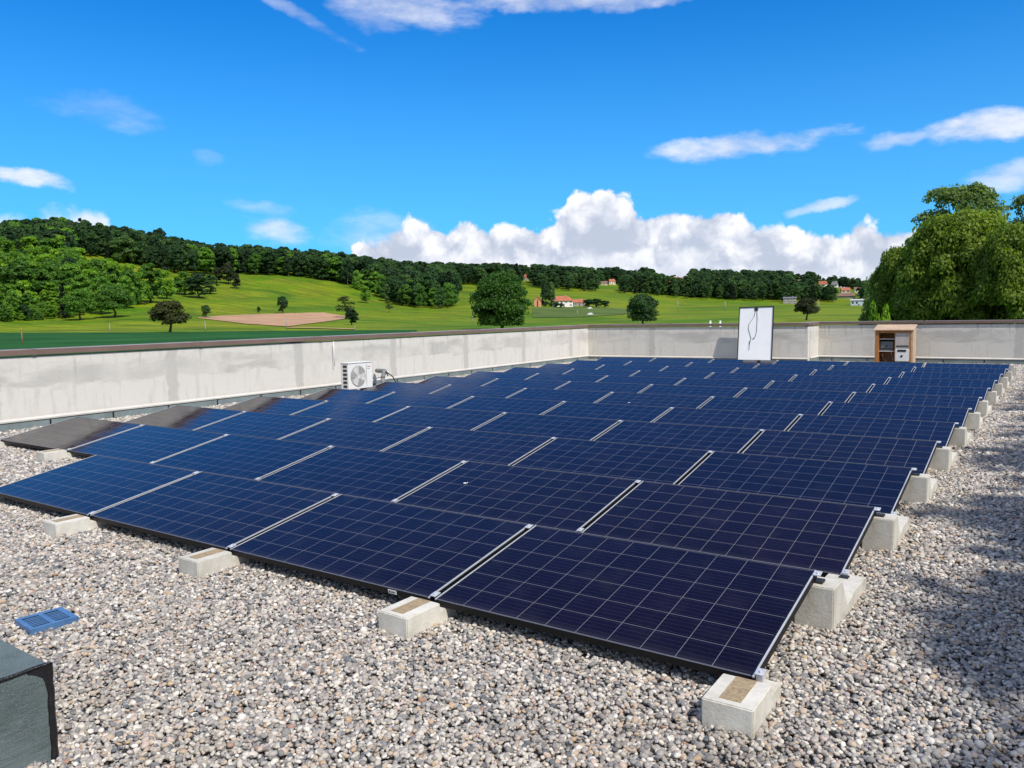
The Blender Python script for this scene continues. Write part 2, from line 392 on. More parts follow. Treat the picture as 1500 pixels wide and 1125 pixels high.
COPING = simple('brown_coping_sheet', (.19, .125, .10), .45, .0, .12, 2.)
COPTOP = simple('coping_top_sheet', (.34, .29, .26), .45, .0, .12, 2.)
ZINC = simple('grey_green_flashing', (.20, .245, .245), .6, .1, .2, 3.)
LIP = simple('pale_lip_trim', (.56, .54, .49), .6, 0, .1, 3)
TAN = simple('mortar_recess', (.36, .27, .16), .95, 0, .35, 50, .6)
TAR = simple('black_tar', (.012, .011, .012), .35, 0, .3, 20, .5)
WHITE = simple('white_enamel', (.76, .755, .73), .35, 0, .04, 5)
BACKSHEET = simple('white_backsheet', (.84, .85, .86), .4, 0, .03, 3)
BLUE = simple('blue_plastic', (.075, .17, .34), .45, 0, .2, 25)
WOOD = simple('orange_plywood', (.38, .16, .045), .55, 0, .18, 6)
WOODL = simple('pale_plywood', (.52, .37, .24), .6, 0, .15, 6)
GREYBOX = simple('grey_metal', (.15, .155, .16), .5, .3, .1, 8)
FOAM = simple('grey_pipe_insulation', (.20, .21, .215), .8, 0, .2, 20)
BARK = simple('bark', (.10, .075, .05), .95, 0, .35, 3, .4)
BARKP = simple('pale_bark', (.24, .21, .17), .95, 0, .3, 3, .4)
LEAF_D = m_leaf('leaf_dark', (.024, .062, .020), (.054, .125, .034), (.125, .215, .052), .9, .42)
LEAF_M = m_leaf('leaf_mid', (.065, .16, .02), (.125, .275, .026), (.22, .39, .04), .9, .42)
LEAF_Y = m_leaf('leaf_yellow_green', (.10, .22, .014), (.19, .36, .02), (.30, .46, .03), .8, .42)
LEAF_B = m_leaf('leaf_bright', (.035, .10, .010), (.075, .185, .014), (.13, .27, .02))
LEAF_O = m_leaf('leaf_olive', (.022, .032, .008), (.045, .058, .013), (.08, .085, .02))
LEAF_W = m_leaf('leaf_willow', (.11, .18, .02), (.30, .39, .04), (.52, .58, .06), tr=.5)
LEAF_P = m_leaf('leaf_poplar', (.10, .16, .05), (.22, .32, .09), (.38, .50, .20), tr=.5)
LEAF_C = m_leaf('needle_dark', (.008, .022, .010), (.016, .038, .015), (.03, .06, .02))
SOIL = simple('ploughed_soil', (.40, .235, .125), .95, 0, .18, .08)
DARKGREEN = simple('dark_green', (.020, .085, .016), .95, 0, .35, .05, 0, .1)
CROP = simple('young_crop', (.085, .125, .028), .95, 0, .3, .03, 0, .1)

# ------------------------------------------------------------------ terrain (the valley floor and the hills beyond)
HOR = lambda x: 474-0.01733*x
DST = [60, 100, 150, 220, 300, 360, 450, 600, 750, 900, 1100, 1400, 1900, 2600]
TCOLS = {   # photo column -> height of the ground over the horizon (px) at each distance above
 -260: [-93, -56, -37, -25, -16, -8, 6, 60, 105, 118, 120, 100, 60, 40],
 0:    [-93, -56, -37, -25, -16, -8, 5, 52, 98, 112, 112, 90, 50, 30],
 100:  [-93, -56, -37, -25, -16, -8, 6, 50, 104, 122, 122, 100, 60, 30],
 200:  [-93, -56, -37, -25, -16, -7, 10, 42, 78, 104, 104, 85, 50, 30],
 300:  [-93, -56, -37, -25, -16, -8, 3, 34, 66, 82, 80, 65, 40, 30],
 400:  [-93, -56, -37, -25, -16, -9, 2, 31, 62, 74, 74, 60, 40, 30],
 500:  [-93, -56, -37, -25, -16, -9, 0, 23, 52, 62, 62, 56, 40, 30],
 600:  [-93, -56, -37, -25, -16, -10, -3, 12, 34, 48, 52, 50, 40, 30],
 700:  [-93, -56, -37, -25, -17, -12, -5, 14, 28, 44, 52, 52, 44, 30],
 800:  [-93, -56, -37, -25, -17, -12, -6, 10, 24, 38, 46, 48, 44, 30],
 900:  [-93, -56, -37, -25, -17, -12, -8, 4, 16, 27, 37, 46, 44, 30],
 1000: [-93, -56, -37, -25, -17, -12, -8, -1, 7, 14, 28, 45, 42, 30],
 1100: [-93, -56, -37, -25, -17, -12, -8, -2, 4, 9, 24, 38, 36, 28],
 1200: [-93, -56, -37, -25, -17, -12, -8, -3, 1, 4, 18, 35, 32, 24],
 1250: [-93, -56, -37, -25, -17, -13, -9, -4, 0, 3, 17, 32, 26, 20],
 1300: [-93, -56, -37, -25, -17, -13, -9, -4, 0, 2, 8, 14, 18, 16],
 1800: [-93, -56, -37, -25, -17, -13, -9, -4, -1, 1, 3, 6, 8, 8]}
def col_az(px): d = ray(px, HOR(px)); return math.atan2(d[0], d[1])
_tx = sorted(TCOLS); _taz = np.array([col_az(x) for x in _tx])
_lg = np.log(np.array(DST, float))
ND, DMIN, DMAX = 110, 60., 2600.
GD = np.exp(np.linspace(math.log(DMIN), math.log(DMAX), ND))
def _slope(px, off):
    d = ray(px, HOR(px)-off); return d[2]/math.hypot(d[0], d[1])
_tab = np.array([[CAM[2]+D*_slope(px, o) for D, o in zip(DST, TCOLS[px])] for px in _tx])
def _smooth(a, k, axis):
    for _ in range(k):
        p = np.pad(a, [(1, 1) if i == axis else (0, 0) for i in range(2)], mode='edge')
        a = (.25*p[:-2]+.5*p[1:-1]+.25*p[2:]) if axis == 0 else (.25*p[:, :-2]+.5*p[:, 1:-1]+.25*p[:, 2:])
    return a
AZV = np.radians(np.concatenate([np.arange(-180, -84, 6), np.arange(-84, 20, .5), np.arange(20, 181, 6)]))
_c1 = np.array([np.interp(GD, DST, row) for row in _tab])
GZ = np.array([[np.interp(a, _taz, _c1[:, j]) for j in range(ND)] for a in AZV])
_fr = (AZV > math.radians(-86)) & (AZV < math.radians(14))
GZ[_fr] = _smooth(_smooth(GZ[_fr], 6, 0), 2, 1)
BASEZ = CAM[2]-4.75
back = np.clip((np.abs(AZV+math.radians(34))-math.radians(48))/math.radians(50), 0, 1)[:, None]
GZ = GZ*(1-back)+(BASEZ+np.maximum(0, (GD-500)*.03)[None, :])*back
for i, a in enumerate(AZV):
    for j, D in enumerate(GD):
        if D > 250: GZ[i, j] += (mnoise.noise(Vector((D*math.sin(a)/140, D*math.cos(a)/140, 3.1))))*min(2.2, (D-250)*.006)
def zt(x, y):
    dx, dy = x-CAM[0], y-CAM[1]; D = math.hypot(dx, dy); a = math.atan2(dx, dy)
    if D <= DMIN: return BASEZ
    j = (math.log(min(D, DMAX*.999))-math.log(DMIN))/(math.log(DMAX)-math.log(DMIN))*(ND-1); j0 = int(j); fj = j-j0
    i0 = int(min(max(np.searchsorted(AZV, a)-1, 0), len(AZV)-2)); fi = (a-AZV[i0])/(AZV[i0+1]-AZV[i0])
    return float((GZ[i0, j0]*(1-fj)+GZ[i0, j0+1]*fj)*(1-fi)+(GZ[i0+1, j0]*(1-fj)+GZ[i0+1, j0+1]*fj)*fi)
def polar(px, D):
    a = col_az(px); return CAM[0]+D*math.sin(a), CAM[1]+D*math.cos(a)
def on_terrain(px, py, dmin=62, dmax=2500, hit=1):
    """where the sight line through a photo pixel meets the terrain (hit=1 the first time)"""
    d = ray(px, py); s = d[2]/math.hypot(d[0], d[1]); a = math.atan2(d[0], d[1]); D = dmin; prev = None
    while D < dmax:
        x, y = CAM[0]+D*math.sin(a), CAM[1]+D*math.cos(a)
        if zt(x, y) >= CAM[2]+D*s: return x, y, zt(x, y), D
        D *= 1.004
    # the sight line clears the ground: stand on the crest it passes over
    D = max((zt(CAM[0]+q*math.sin(a), CAM[1]+q*math.cos(a))-CAM[2]-q*s, q) for q in np.arange(900, 1700, 20.))[1]
    x, y = CAM[0]+D*math.sin(a), CAM[1]+D*math.cos(a)
    return x, y, zt(x, y), D
def build_terrain():
    v = [(CAM[0], CAM[1], BASEZ)]; rings = [20.]+list(GD)
    na = len(AZV)-1
    for j, D in enumerate(rings):
        for i in range(na):
            z = BASEZ if j == 0 else GZ[i, j-1]
            v.append((CAM[0]+D*math.sin(AZV[i]), CAM[1]+D*math.cos(AZV[i]), z))
    f = []
    for i in range(na): f.append((0, 1+(i+1) % na, 1+i))
    for j in range(len(rings)-1):
        a, b = 1+j*na, 1+(j+1)*na
        for i in range(na): k = (i+1) % na; f.append((a+i, a+k, b+k, b+i))
    # far sheet reaching the horizon
    D = 9000.; a = 1+(len(rings)-1)*na; b = len(v)
    for i in range(na): v.append((CAM[0]+D*math.sin(AZV[i]), CAM[1]+D*math.cos(AZV[i]), -40))
    for i in range(na): k = (i+1) % na; f.append((a+i, a+k, b+k, b+i))
    o = link('terrain', npmesh('terrain', v, f, [GRASS], True)); tag(o, kind='structure')
build_terrain()
def drape(name, outline, material, lift=.25, n=40, m=10):
    """field patch between two photo-traced edges [(px, y_near, y_far)...] laid on the terrain"""
    xs = [p[0] for p in outline]; yn = [p[1] for p in outline]; yf = [p[2] for p in outline]
    v, f = [], []
    for i in range(n+1):
        px = xs[0]+(xs[-1]-xs[0])*i/n; a, b = np.interp(px, xs, yn), np.interp(px, xs, yf)
        Da, Db = on_terrain(px, a)[3], on_terrain(px, b)[3]
        for j in range(m+1):
            D = Da+(Db-Da)*j/m; x, y = polar(px, D); v.append((x, y, zt(x, y)+lift))
    for i in range(n):
        for j in range(m): a = i*(m+1)+j; f.append((a, a+m+1, a+m+2, a+1))
    o = link(name, npmesh(name, v, f, [material], True)); tag(o, kind='structure'); return o
drape('ploughed_field', [(290, 466.6, 465.6), (320, 470, 463.5), (360, 475, 461.5), (420, 479, 459.5), (475, 472, 458.5), (515, 466, 465)], SOIL, n=60)
drape('dark_green_strip', [(-300, 535, 489), (0, 530, 488.5), (200, 520, 488), (400, 506, 485.5), (520, 492, 485), (610, 488, 484)], DARKGREEN, n=60)  # strip of darker green laid over the near field
drape('field_path', [(420, 481.2, 480.2), (470, 482.0, 481.0), (520, 483.4, 482.4)], SOIL, .3, n=20, m=2)
drape('crop_field', [(780, 466, 451), (850, 465, 450), (910, 461.5, 452), (930, 458, 457)], CROP, n=30)

# ------------------------------------------------------------------ trees
def rot_rand(rng, n):
    a = rng.normal(size=(n, 3)); a /= np.linalg.norm(a, axis=1)[:, None]
    b = rng.normal(size=(n, 3)); b -= a*(a*b).sum(1)[:, None]; b /= np.linalg.norm(b, axis=1)[:, None]
    return a, b
def crown_quads(rng, lobes, per, leaf, flat=.0, droop=0.):
    """leaf quads over the shells of lobes [(cx,cy,cz,rx,ry,rz)...]"""
    out = []
    for (cx, cy, cz, rx, ry, rz) in lobes:
        n = per
        d = rng.normal(size=(n, 3)); d /= np.linalg.norm(d, axis=1)[:, None]
        d[:, 2] = np.where(d[:, 2] < -.35, -d[:, 2]*.6, d[:, 2])
        rad = rng.uniform(.62, 1.06, n)**.8
        p = d*rad[:, None]*np.array([rx, ry, rz])+np.array([cx, cy, cz])
        a, b = rot_rand(rng, n)
        nrm = d*.9+rng.normal(size=(n, 3))*.55; nrm[:, 2] += .25; nrm /= np.linalg.norm(nrm, axis=1)[:, None]
        a = a-nrm*(a*nrm).sum(1)[:, None]; a /= np.linalg.norm(a, axis=1)[:, None]
        if droop: a[:, 2] -= droop; a /= np.linalg.norm(a, axis=1)[:, None]
        b = np.cross(nrm, a)
        s = leaf*rng.uniform(.6, 1.35, n)[:, None]
        k = .62 if not droop else .42
        q = np.stack([p-a*s, p-b*s*k, p+a*s, p+b*s*k], 1)
        out.append(q)
    return np.concatenate(out)
def make_lobes(rng, h, w, base, n, shape='round', core=False, lob=1.):
    """lobes filling a crown of height h (from z=base to base+h), width w"""
    L = [(0, 0, base+h*.52, w*.36, w*.36, h*.36)]*(3 if core else 0)
    for i in range(n):
        t = rng.uniform(0, 1) if i > 2 else (.5, .3, .75)[i]
        prof = {'round': math.sin(math.pi*min(.98, max(.10, t*.88+.12)))**.55, 'tall': math.sin(math.pi*min(.96, t*.8+.16))**.7, 'cone': (1-t)*.95+.05, 'wide': math.sin(math.pi*min(.98, t*.75+.22))**.5}[shape]
        R = w/2*prof
        a = rng.uniform(0, 2*math.pi); q = rng.uniform(.25, .78)**.6 if i > 2 else 0
        s = w/2*rng.uniform(.24, .42)*lob*(1 if shape != 'cone' else .7)
        rr = max(0, R-s*.75)*q
        z = base+h*t; z = min(max(z, base+s*.6), base+h-s*.75)
        L.append((rr*math.cos(a), rr*math.sin(a), z, s, s, s*rng.uniform(.65, .9)))
    return L
def trunk_mb(rng, h, w, base, r, limbs=5, lobes=None):
    b = MB(); top = base+h*.55
    pts = [(0, 0, 0), (rng.normal()*r*.5, rng.normal()*r*.5, base*.6+.02), (rng.normal()*r, rng.normal()*r, base+h*.15), (rng.normal()*r, rng.normal()*r, top)]
    rs = [r*1.25, r*.95, r*.8, r*.3]
    for i in range(3): b.cyl(pts[i], pts[i+1], rs[i], rs[i+1], 7)
    tg = lobes if lobes else []
    for i in range(min(limbs, len(tg))):
        l = tg[i]; s = Vector(pts[2]).lerp(Vector(pts[1]), rng.uniform(0, .7)) if l[2] < top else Vector(pts[2]).lerp(Vector(pts[3]), rng.uniform(0, .8))
        e = Vector(l[:3]); mid = s.lerp(e, .5)+Vector((0, 0, .04*h))
        b.cyl(s, mid, r*.42, r*.28, 5); b.cyl(mid, e, r*.28, r*.1, 5)
    return b
class TreeKind:
    """crown and trunk meshes of one tree shape, shared by all trees of that kind"""
    def __init__(s, seed, h=1., w=.9, base=.15, n=26, per=120, leaf=.03, shape='round', leafm=None, bark=None, r=.028, droop=0., limbs=8, core=False, lob=1.):
        rng = np.random.default_rng(seed); s.leafm = leafm
        L = make_lobes(rng, h-base, w, base, n, shape, core, lob)
        s.crown = quads_mesh('crown', crown_quads(rng, L, per, leaf, droop=droop), [leafm])
        b = trunk_mb(rng, h-base, w, base, r, limbs, L[3:] if core else L)
        bmesh.ops.recalc_face_normals(b.b, faces=b.b.faces); s.trunk = bpy.data.meshes.new('trunk'); b.b.to_mesh(s.trunk); b.b.free(); s.trunk.materials.append(bark or BARK)
        s.w = w
def plant(kind, x, y, z, H, W, name, label, cat='tree', group=None, rz=None, sink=.0):
    s = W/kind.w
    e = empty(name, (x, y, z-sink), random.uniform(0, 6.28) if rz is None else rz, label, cat, group)
    for nm, me in (('crown', kind.crown), ('trunk', kind.trunk)):
        o = link(nm, me, e); o.scale = (s, s, H)
    return e
random.seed(4)
# kinds: unit-height trees; seen small, so a few thousand leaf clusters carry the outline
KM = [TreeKind(10+i, w=(.95, .8, 1.1)[i], base=.08, n=42, per=80, leaf=.034, leafm=LEAF_M, limbs=3, lob=.72, shape=('round', 'tall', 'wide')[i]) for i in range(3)]
KD = [TreeKind(20+i, w=(.85, .7, 1.05)[i], base=.10, n=42, per=80, leaf=.034, leafm=LEAF_D, limbs=3, lob=.72, shape=('round', 'tall', 'wide')[i]) for i in range(3)]
KY = [TreeKind(30+i, w=(.95, .8)[i], base=.06, n=42, per=80, leaf=.034, leafm=LEAF_Y, limbs=3, lob=.72, shape=('round', 'tall')[i]) for i in range(2)]
KC = [TreeKind(40+i, w=.42, base=.06, n=26, per=90, leaf=.04, shape='cone', leafm=LEAF_C, limbs=0) for i in range(2)]
KS = [TreeKind(45, w=.9, base=.24, n=14, per=45, leaf=.035, leafm=LEAF_O, limbs=14, r=.022)]

def tree_px(kind, px, yb, yt, wpx, name, label, group=None, D=None, base_z=None):
    """a tree whose foot, top and width were read off the photo; its distance comes from where its foot meets the terrain"""
    if D is None: x, y, z, D = on_terrain(px, yb)
    else: x, y = polar(px, D); z = zt(x, y)
    if base_z is not None: z = base_z
    dep = D*math.cos(col_az(px)+YAW)
    top = CAM[2]+D*_slope(px, HOR(px)-yt)
    return plant(kind, x, y, z, max(1., top-z), wpx/FPX*dep/math.cos(col_az(px)+YAW), name, label, 'tree', group)
walnut = TreeKind(101, core=True, w=1.18, base=.22, n=40, per=260, leaf=.028, leafm=LEAF_O, limbs=14, r=.035, shape='wide')
tree_px(walnut, 249, 488, 441, 57, 'walnut_tree', 'dark olive round-crowned tree with a bare trunk at the edge of the dark green strip')
chestnut = TreeKind(102, w=1.2, base=.0, n=90, per=520, leaf=.019, core=True, leafm=LEAF_B, limbs=14, r=.03)
tree_px(chestnut, 735, 482, 399, 98, 'chestnut_tree', 'huge dense green tree just beyond the wall corner, hiding part of the farm')
bushy = TreeKind(103, core=True, w=1.25, base=.06, n=56, per=260, leaf=.028, leafm=LEAF_D, limbs=10, r=.03)
tree_px(bushy, 942, 476, 431, 57, 'field_tree', 'dark green tree in the field left of the leaning white panel')
tree_px(walnut, 1181, 469, 437, 38, 'plum_tree', 'brownish dark tree in the field right of the leaning white panel')
orch = TreeKind(104, core=True, w=1.1, base=.2, n=36, per=200, leaf=.03, leafm=LEAF_M, limbs=10, r=.03, shape='wide')
tree_px(orch, 118, 469, 424, 46, 'field_tree', 'green tree with a pale bare trunk below the wooded hill, left of its twin')
tree_px(orch, 168, 465, 417, 52, 'field_tree', 'broad green tree with a shadow pool beneath, right of its twin below the hill')
small = TreeKind(105, core=True, w=.75, base=.1, n=20, per=130, leaf=.05, leafm=LEAF_D, limbs=6, r=.03)
tree_px(small, 302, 466, 446, 16, 'small_tree', 'small dark tree at the left tip of the ploughed field')
tree_px(small, 414, 460, 433, 19, 'small_tree', 'small upright tree on the far edge of the ploughed field')
tree_px(small, 379, 458, 449, 7, 'small_tree', 'tiny sapling left of the upright tree behind the ploughed field')
tree_px(KS[0], 507, 466, 433, 36, 'fruit_tree', 'brownish thinly leaved fruit tree behind the right end of the ploughed field')
tree_px(small, 515, 476, 452, 24, 'fruit_tree', 'dark leaning fruit tree in front of the brownish one')
tree_px(KM[0], 536, 444, 419, 21, 'small_tree', 'lone rounded green tree on the meadow slope, left of a pair')
tree_px(small, 566, 442, 414, 18, 'small_tree', 'lone upright darker tree on the meadow slope, right of a pair')
tree_px(KS[0], 570, 458, 440, 17, 'fruit_tree', 'small sparse fruit tree below the pair on the meadow slope')
tall = TreeKind(106, core=True, w=.62, base=.02, n=40, per=200, leaf=.03, leafm=LEAF_D, limbs=6, shape='tall')
tree_px(tall, 799, 449, 409, 17, 'tall_tree', 'tall dark tree between the pink hut and the red-roofed farmhouse, left one')
tree_px(tall, 808, 449.5, 413, 14, 'tall_tree', 'shorter dark tree touching the left wall of the farmhouse')
for px, yb_, yt, w_, lb in ((815, 451, 442, 12, 'bush hiding the left end of the white farmhouse'), (822, 451.3, 443.5, 9, 'small bush in front of the white farmhouse wall')):
    tree_px(small, px, yb_, yt, w_, 'shrub', lb)
for px, w_, yt in ((862, 22, 438), (874, 24, 437), (886, 18, 440)):
    tree_px(small, px, 450, yt, w_, 'shrub', {862: 'low dark shrub touching the farmhouse barn', 874: 'middle shrub of three right of the farmhouse', 886: 'right-hand end shrub of three right of the farmhouse'}[px])
olive = TreeKind(107, w=.85, base=.06, n=24, per=120, leaf=.045, leafm=LEAF_O, limbs=5)
for px, yb, yt, w_, lb in ((318, 414, 392, 20, 'olive-green slope tree, left one of the loose trio under the ridge wood'), (335, 416, 385, 21, 'tallest olive-green slope tree of the loose trio under the ridge wood'), (346, 423, 400, 16, 'lowest olive-green slope tree of the loose trio under the ridge wood'), (263, 396, 384, 16, 'round bush at the foot of the ridge wood by the bare earth')):
    tree_px(olive, px, yb, yt, w_, 'slope_tree', lb)
for px, yb, yt, w_, k, lb in ((222, 444, 386, 46, KM[1], 'bright-edged tree at the left of the mid-slope grove'), (203, 446, 398, 40, KM[2], 'rounded tree in front of the mid-slope grove'), (244, 438, 396, 34, KY[0], 'yellow-green tree inside the mid-slope grove'),
                              (270, 432, 398, 36, KM[0], 'tree with low skirt between the two halves of the grove'), (292, 437, 400, 44, KD[0], 'dense dark tree at the right end of the mid-slope grove'), (308, 431, 402, 28, KD[1], 'narrow dark tree ending the mid-slope grove'),
                              (185, 452, 404, 36, KM[0], 'green tree above the broad twin tree'), (234, 372, 334, 27, KD[2], 'tall dark domed tree standing free on the left ridge'), (36, 470, 446, 22, KD[0], 'small dark tree at the foot of the wooded hill, left edge')):
    tree_px(k, px, yb, yt, w_, 'slope_tree', lb)
HOUSES = [(771, 411, 10), (897, 417, 14), (885, 418, 10), (926, 404, 14), (972, 406, 16), (998, 409, 16), (1167, 414, 9), (1203, 421, 9), (1222, 421, 7), (1246, 424, 14), (1242, 433, 26), (1258, 448, 26), (1157, 446, 14)]
HD = [(px, on_terrain(px, yb)[3], w, yb) for px, yb, w in HOUSES]
def clear_of(px, D):
    return all(not (abs(px-p) < w*.62+6 and d-430 < D < d+22 and (D > 1035 or yb > 427 or px < 910)) for p, d, w, yb in HD)
# left wooded hillside: individuals
cnt = 0
def scatter_wood(n, xr, cond, Hr, kinds, group, label, seed, sep, name='wood_tree', Dr=(430, 1000)):
    rnd = random.Random(seed); pts = []; tries = 0; c = 0
    while c < n and tries < n*60:
        tries += 1
        px = rnd.uniform(*xr); D = rnd.uniform(*Dr)
        x, y = polar(px, D); z = zt(x, y); s = (z-CAM[2])/D
        off = s*FPX/math.cos(col_az(px)+YAW); yy = HOR(px)-off
        if not cond(px, yy, D) or not clear_of(px, D): continue
        if any((x-a)**2+(y-b)**2 < sep*sep for a, b in pts): continue
        pts.append((x, y)); H = rnd.uniform(*Hr); k = rnd.choice(kinds)
        r_ = rnd.uniform(.65, 1.1)*(1 if k.w > .72 else .8) if k.w > .5 else rnd.uniform(.42, .5)
        plant(k, x, y, z, H, H*r_, name, label, 'tree', group, rnd.uniform(0, 6.28), .3); c += 1
    return c
c = scatter_wood(85, (-120, 215), lambda px, y, D: y < 470 and (px < 160 or y < 452) and (D > 455 or px < 100) and D < 700 and not (px > 125 and D > 625), (11, 24), KM+KY+KY+KY+[KC[0]], 'trees covering the left hillside', 'leafy green tree among those covering the lit left hillside', 11, 12.5, Dr=(440, 700))
c += scatter_wood(55, (-120, 245), lambda px, y, D: D > (690 if px < 110 else 745) and not (px > 185 and y > 384), (17, 25), KD+KD+[KM[0]], 'trees along the crest of the left hill', 'dark tree along the crest of the left hill', 12, 15, Dr=(690, 930))
# ridge wood: the front rank as individuals, the body of it as one mass
EDGE = [(240, 735), (300, 745), (350, 752), (400, 755), (450, 755), (500, 742), (530, 700), (570, 640), (600, 590), (640, 560), (662, 560), (672, 900), (700, 905), (760, 900), (840, 900), (900, 940), (960, 960), (1100, 960), (1250, 965), (1300, 965)]
def edgeD(px): return np.interp(px, [e[0] for e in EDGE], [e[1] for e in EDGE])
c += scatter_wood(60, (245, 520), lambda px, y, D: edgeD(px) < D < edgeD(px)+55, (17, 24), KD+[KM[1]], 'trees at the front of the ridge wood', 'dark tree at the front of the ridge wood above the meadow', 13, 9, Dr=(700, 850))
c += scatter_wood(38, (520, 666), lambda px, y, D: edgeD(px) < D < edgeD(px)+60, (14, 19), KM+KD, 'trees on the wooded spur', 'green tree on the wooded spur running down the meadow', 14, 8.5, Dr=(555, 800))
c += scatter_wood(72, (668, 1290), lambda px, y, D: edgeD(px) < D < edgeD(px)+50, (14, 21), KD+[KD[0], KC[0]], 'trees along the far edge of the fields', 'dark tree in the long wood edge beyond the fields', 15, 12, Dr=(890, 1030))
# bodies of the woods (past counting): one object, instanced over the slope
def hide_src(name, mesh_list):
    cl = bpy.data.collections.new(name)
    for me in mesh_list: cl.objects.link(bpy.data.objects.new(name+'_source', me))
    return cl
def gn_scatter(name, pts, scl, rot, coll, kindname='stuff', label=None):
    n = len(pts); me = bpy.data.meshes.new(name); me.vertices.add(n); me.vertices.foreach_set('co', np.asarray(pts, np.float32).reshape(-1))
    for nm, arr in (('scl', scl), ('rot', rot)):
        a = me.attributes.new(nm, 'FLOAT_VECTOR', 'POINT'); a.data.foreach_set('vector', np.asarray(arr, np.float32).reshape(-1))
    me.update()
    o = link(name, me); tag(o, kind=kindname)
    ng = bpy.data.node_groups.new(name+'_nodes', 'GeometryNodeTree')
    ng.interface.new_socket('Geometry', in_out='INPUT', socket_type='NodeSocketGeometry'); ng.interface.new_socket('Geometry', in_out='OUTPUT', socket_type='NodeSocketGeometry')
    N = ng.nodes; L = ng.links; gi = N.new('NodeGroupInput'); go = N.new('NodeGroupOutput')
    ci = N.new('GeometryNodeCollectionInfo'); ci.inputs['Collection'].default_value = coll; ci.inputs['Separate Children'].default_value = True; ci.inputs['Reset Children'].default_value = True
    iop = N.new('GeometryNodeInstanceOnPoints'); iop.inputs['Pick Instance'].default_value = True
    rnd = N.new('FunctionNodeRandomValue'); rnd.data_type = 'INT'; rnd.inputs[4].default_value = 0; rnd.inputs[5].default_value = len(coll.objects)-1
    a1 = N.new('GeometryNodeInputNamedAttribute'); a1.data_type = 'FLOAT_VECTOR'; a1.inputs[0].default_value = 'scl'
    a2 = N.new('GeometryNodeInputNamedAttribute'); a2.data_type = 'FLOAT_VECTOR'; a2.inputs[0].default_value = 'rot'
    L.new(gi.outputs[0], iop.inputs['Points']); L.new(ci.outputs[0], iop.inputs['Instance']); L.new(rnd.outputs[2], iop.inputs['Instance Index'])
    L.new(a1.outputs[0], iop.inputs['Scale']); L.new(a2.outputs[0], iop.inputs['Rotation']); L.new(iop.outputs[0], go.inputs[0])
    md = o.modifiers.new('scatter', 'NODES'); md.node_group = ng
    return o
def forest(name, xr, cond, dens_sep, Hr, meshes, seed, Dr, n):
    rnd = random.Random(seed); P, S, R = [], [], []; cell = {}
    for _ in range(n):
        px = rnd.uniform(*xr); D = rnd.uniform(*Dr); x, y = polar(px, D)
        if not cond(px, D) or not clear_of(px, D): continue
        k = (int(x//dens_sep), int(y//dens_sep))
        if k in cell: continue
        cell[k] = 1; z = zt(x, y); H = rnd.uniform(*Hr)**1.0*(.8 if px > 1190 else 1.)
        P.append((x, y, z-.5)); S.append((H*rnd.uniform(.95, 1.15),)*2+(H,)); R.append((0, 0, rnd.uniform(0, 6.28)))
    return gn_scatter(name, P, S, R, hide_src(name, meshes))
md_ = [k.crown for k in KD]; mm_ = [k.crown for k in KM]; my_ = [k.crown for k in KY]
tag(forest('forest', (235, 1330), lambda px, D: D > edgeD(px)+30 and not (665 < px < 672), 9., (12, 26), md_+md_+[KC[0].crown], 21, (580, 1500), 14000), 'dark wood covering the far ridge', 'forest')
tag(forest('crest_forest', (-260, 240), lambda px, D: D > 690+max(0, 60-px)*.5 and not (px > 110 and D < 760), 10., (12, 25), md_+md_+mm_[:1]+[KC[0].crown], 27, (690, 1100), 4000), 'dark wood along the crest of the left hill', 'forest')
tag(forest('hillside_forest', (-260, 240), lambda px, D: D > (520 if px < 170 else 700) and D < 690+max(0, 60-px)*.5 and not (px > 115 and D > 600), 10., (10, 23), mm_+my_+my_+md_[:1], 22, (480, 1100), 5000), 'mixed wood filling the left hill behind its front trees', 'forest')
tag(forest('scrub', (-150, 120), lambda px, D: D > 425+max(0, px)*.2, 6., (4, 8), mm_+my_, 23, (425, 520), 900), 'low scrub along the foot of the left hill', 'scrub')

# near trees at the right, beyond the back wall
pop = TreeKind(201, w=.85, base=.15, n=200, per=120, leaf=.0105, leafm=LEAF_P, bark=BARKP, limbs=40, r=.02, shape='wide', lob=.42)
wil = TreeKind(202, w=1.15, base=.05, n=230, per=560, leaf=.0125, lob=.62, leafm=LEAF_W, limbs=30, r=.03, shape='wide')
dkb = TreeKind(203, w=1.1, base=.03, n=90, per=420, leaf=.018, leafm=LEAF_P, limbs=20, r=.025)
brt = TreeKind(204, w=1.2, base=.03, n=24, per=160, leaf=.04, leafm=LEAF_Y, limbs=5, r=.02)
tree_px(pop, 1402, 470, 272, 180, 'poplar_tree', 'tall grey-green poplar rising highest behind the willows', D=62)
tree_px(wil, 1405, 470, 312, 190, 'willow_tree', 'yellow-green willow in front of the tall poplar', D=50)
tree_px(wil, 1330, 470, 362, 130, 'willow_tree', 'lower willow whose left flank slopes down to the wall', D=53)
tree_px(pop, 1515, 470, 282, 130, 'poplar_tree', 'poplar cut off by the right edge of the photo', D=55)
tree_px(wil, 1495, 470, 330, 150, 'willow_tree', 'willow at the right edge over the parapet', D=47)
tree_px(dkb, 1290, 470, 394, 62, 'bank_tree', 'small tree left of the willows at the end of the field', D=70)
tree_px(dkb, 1420, 470, 395, 200, 'bank_tree', 'dark low tree filling the gap under the willows', D=56)
tree_px(dkb, 1345, 470, 410, 130, 'bank_tree', 'dark low tree at the wall below the left willow', D=58)
tree_px(brt, 1279, 474, 445, 32, 'bright_bush', 'bright green bush peeping over the wall at the field end', D=48)
tree_px(brt, 1297, 474, 450, 30, 'bright_bush', 'second bright bush, nearer the willows', D=47)

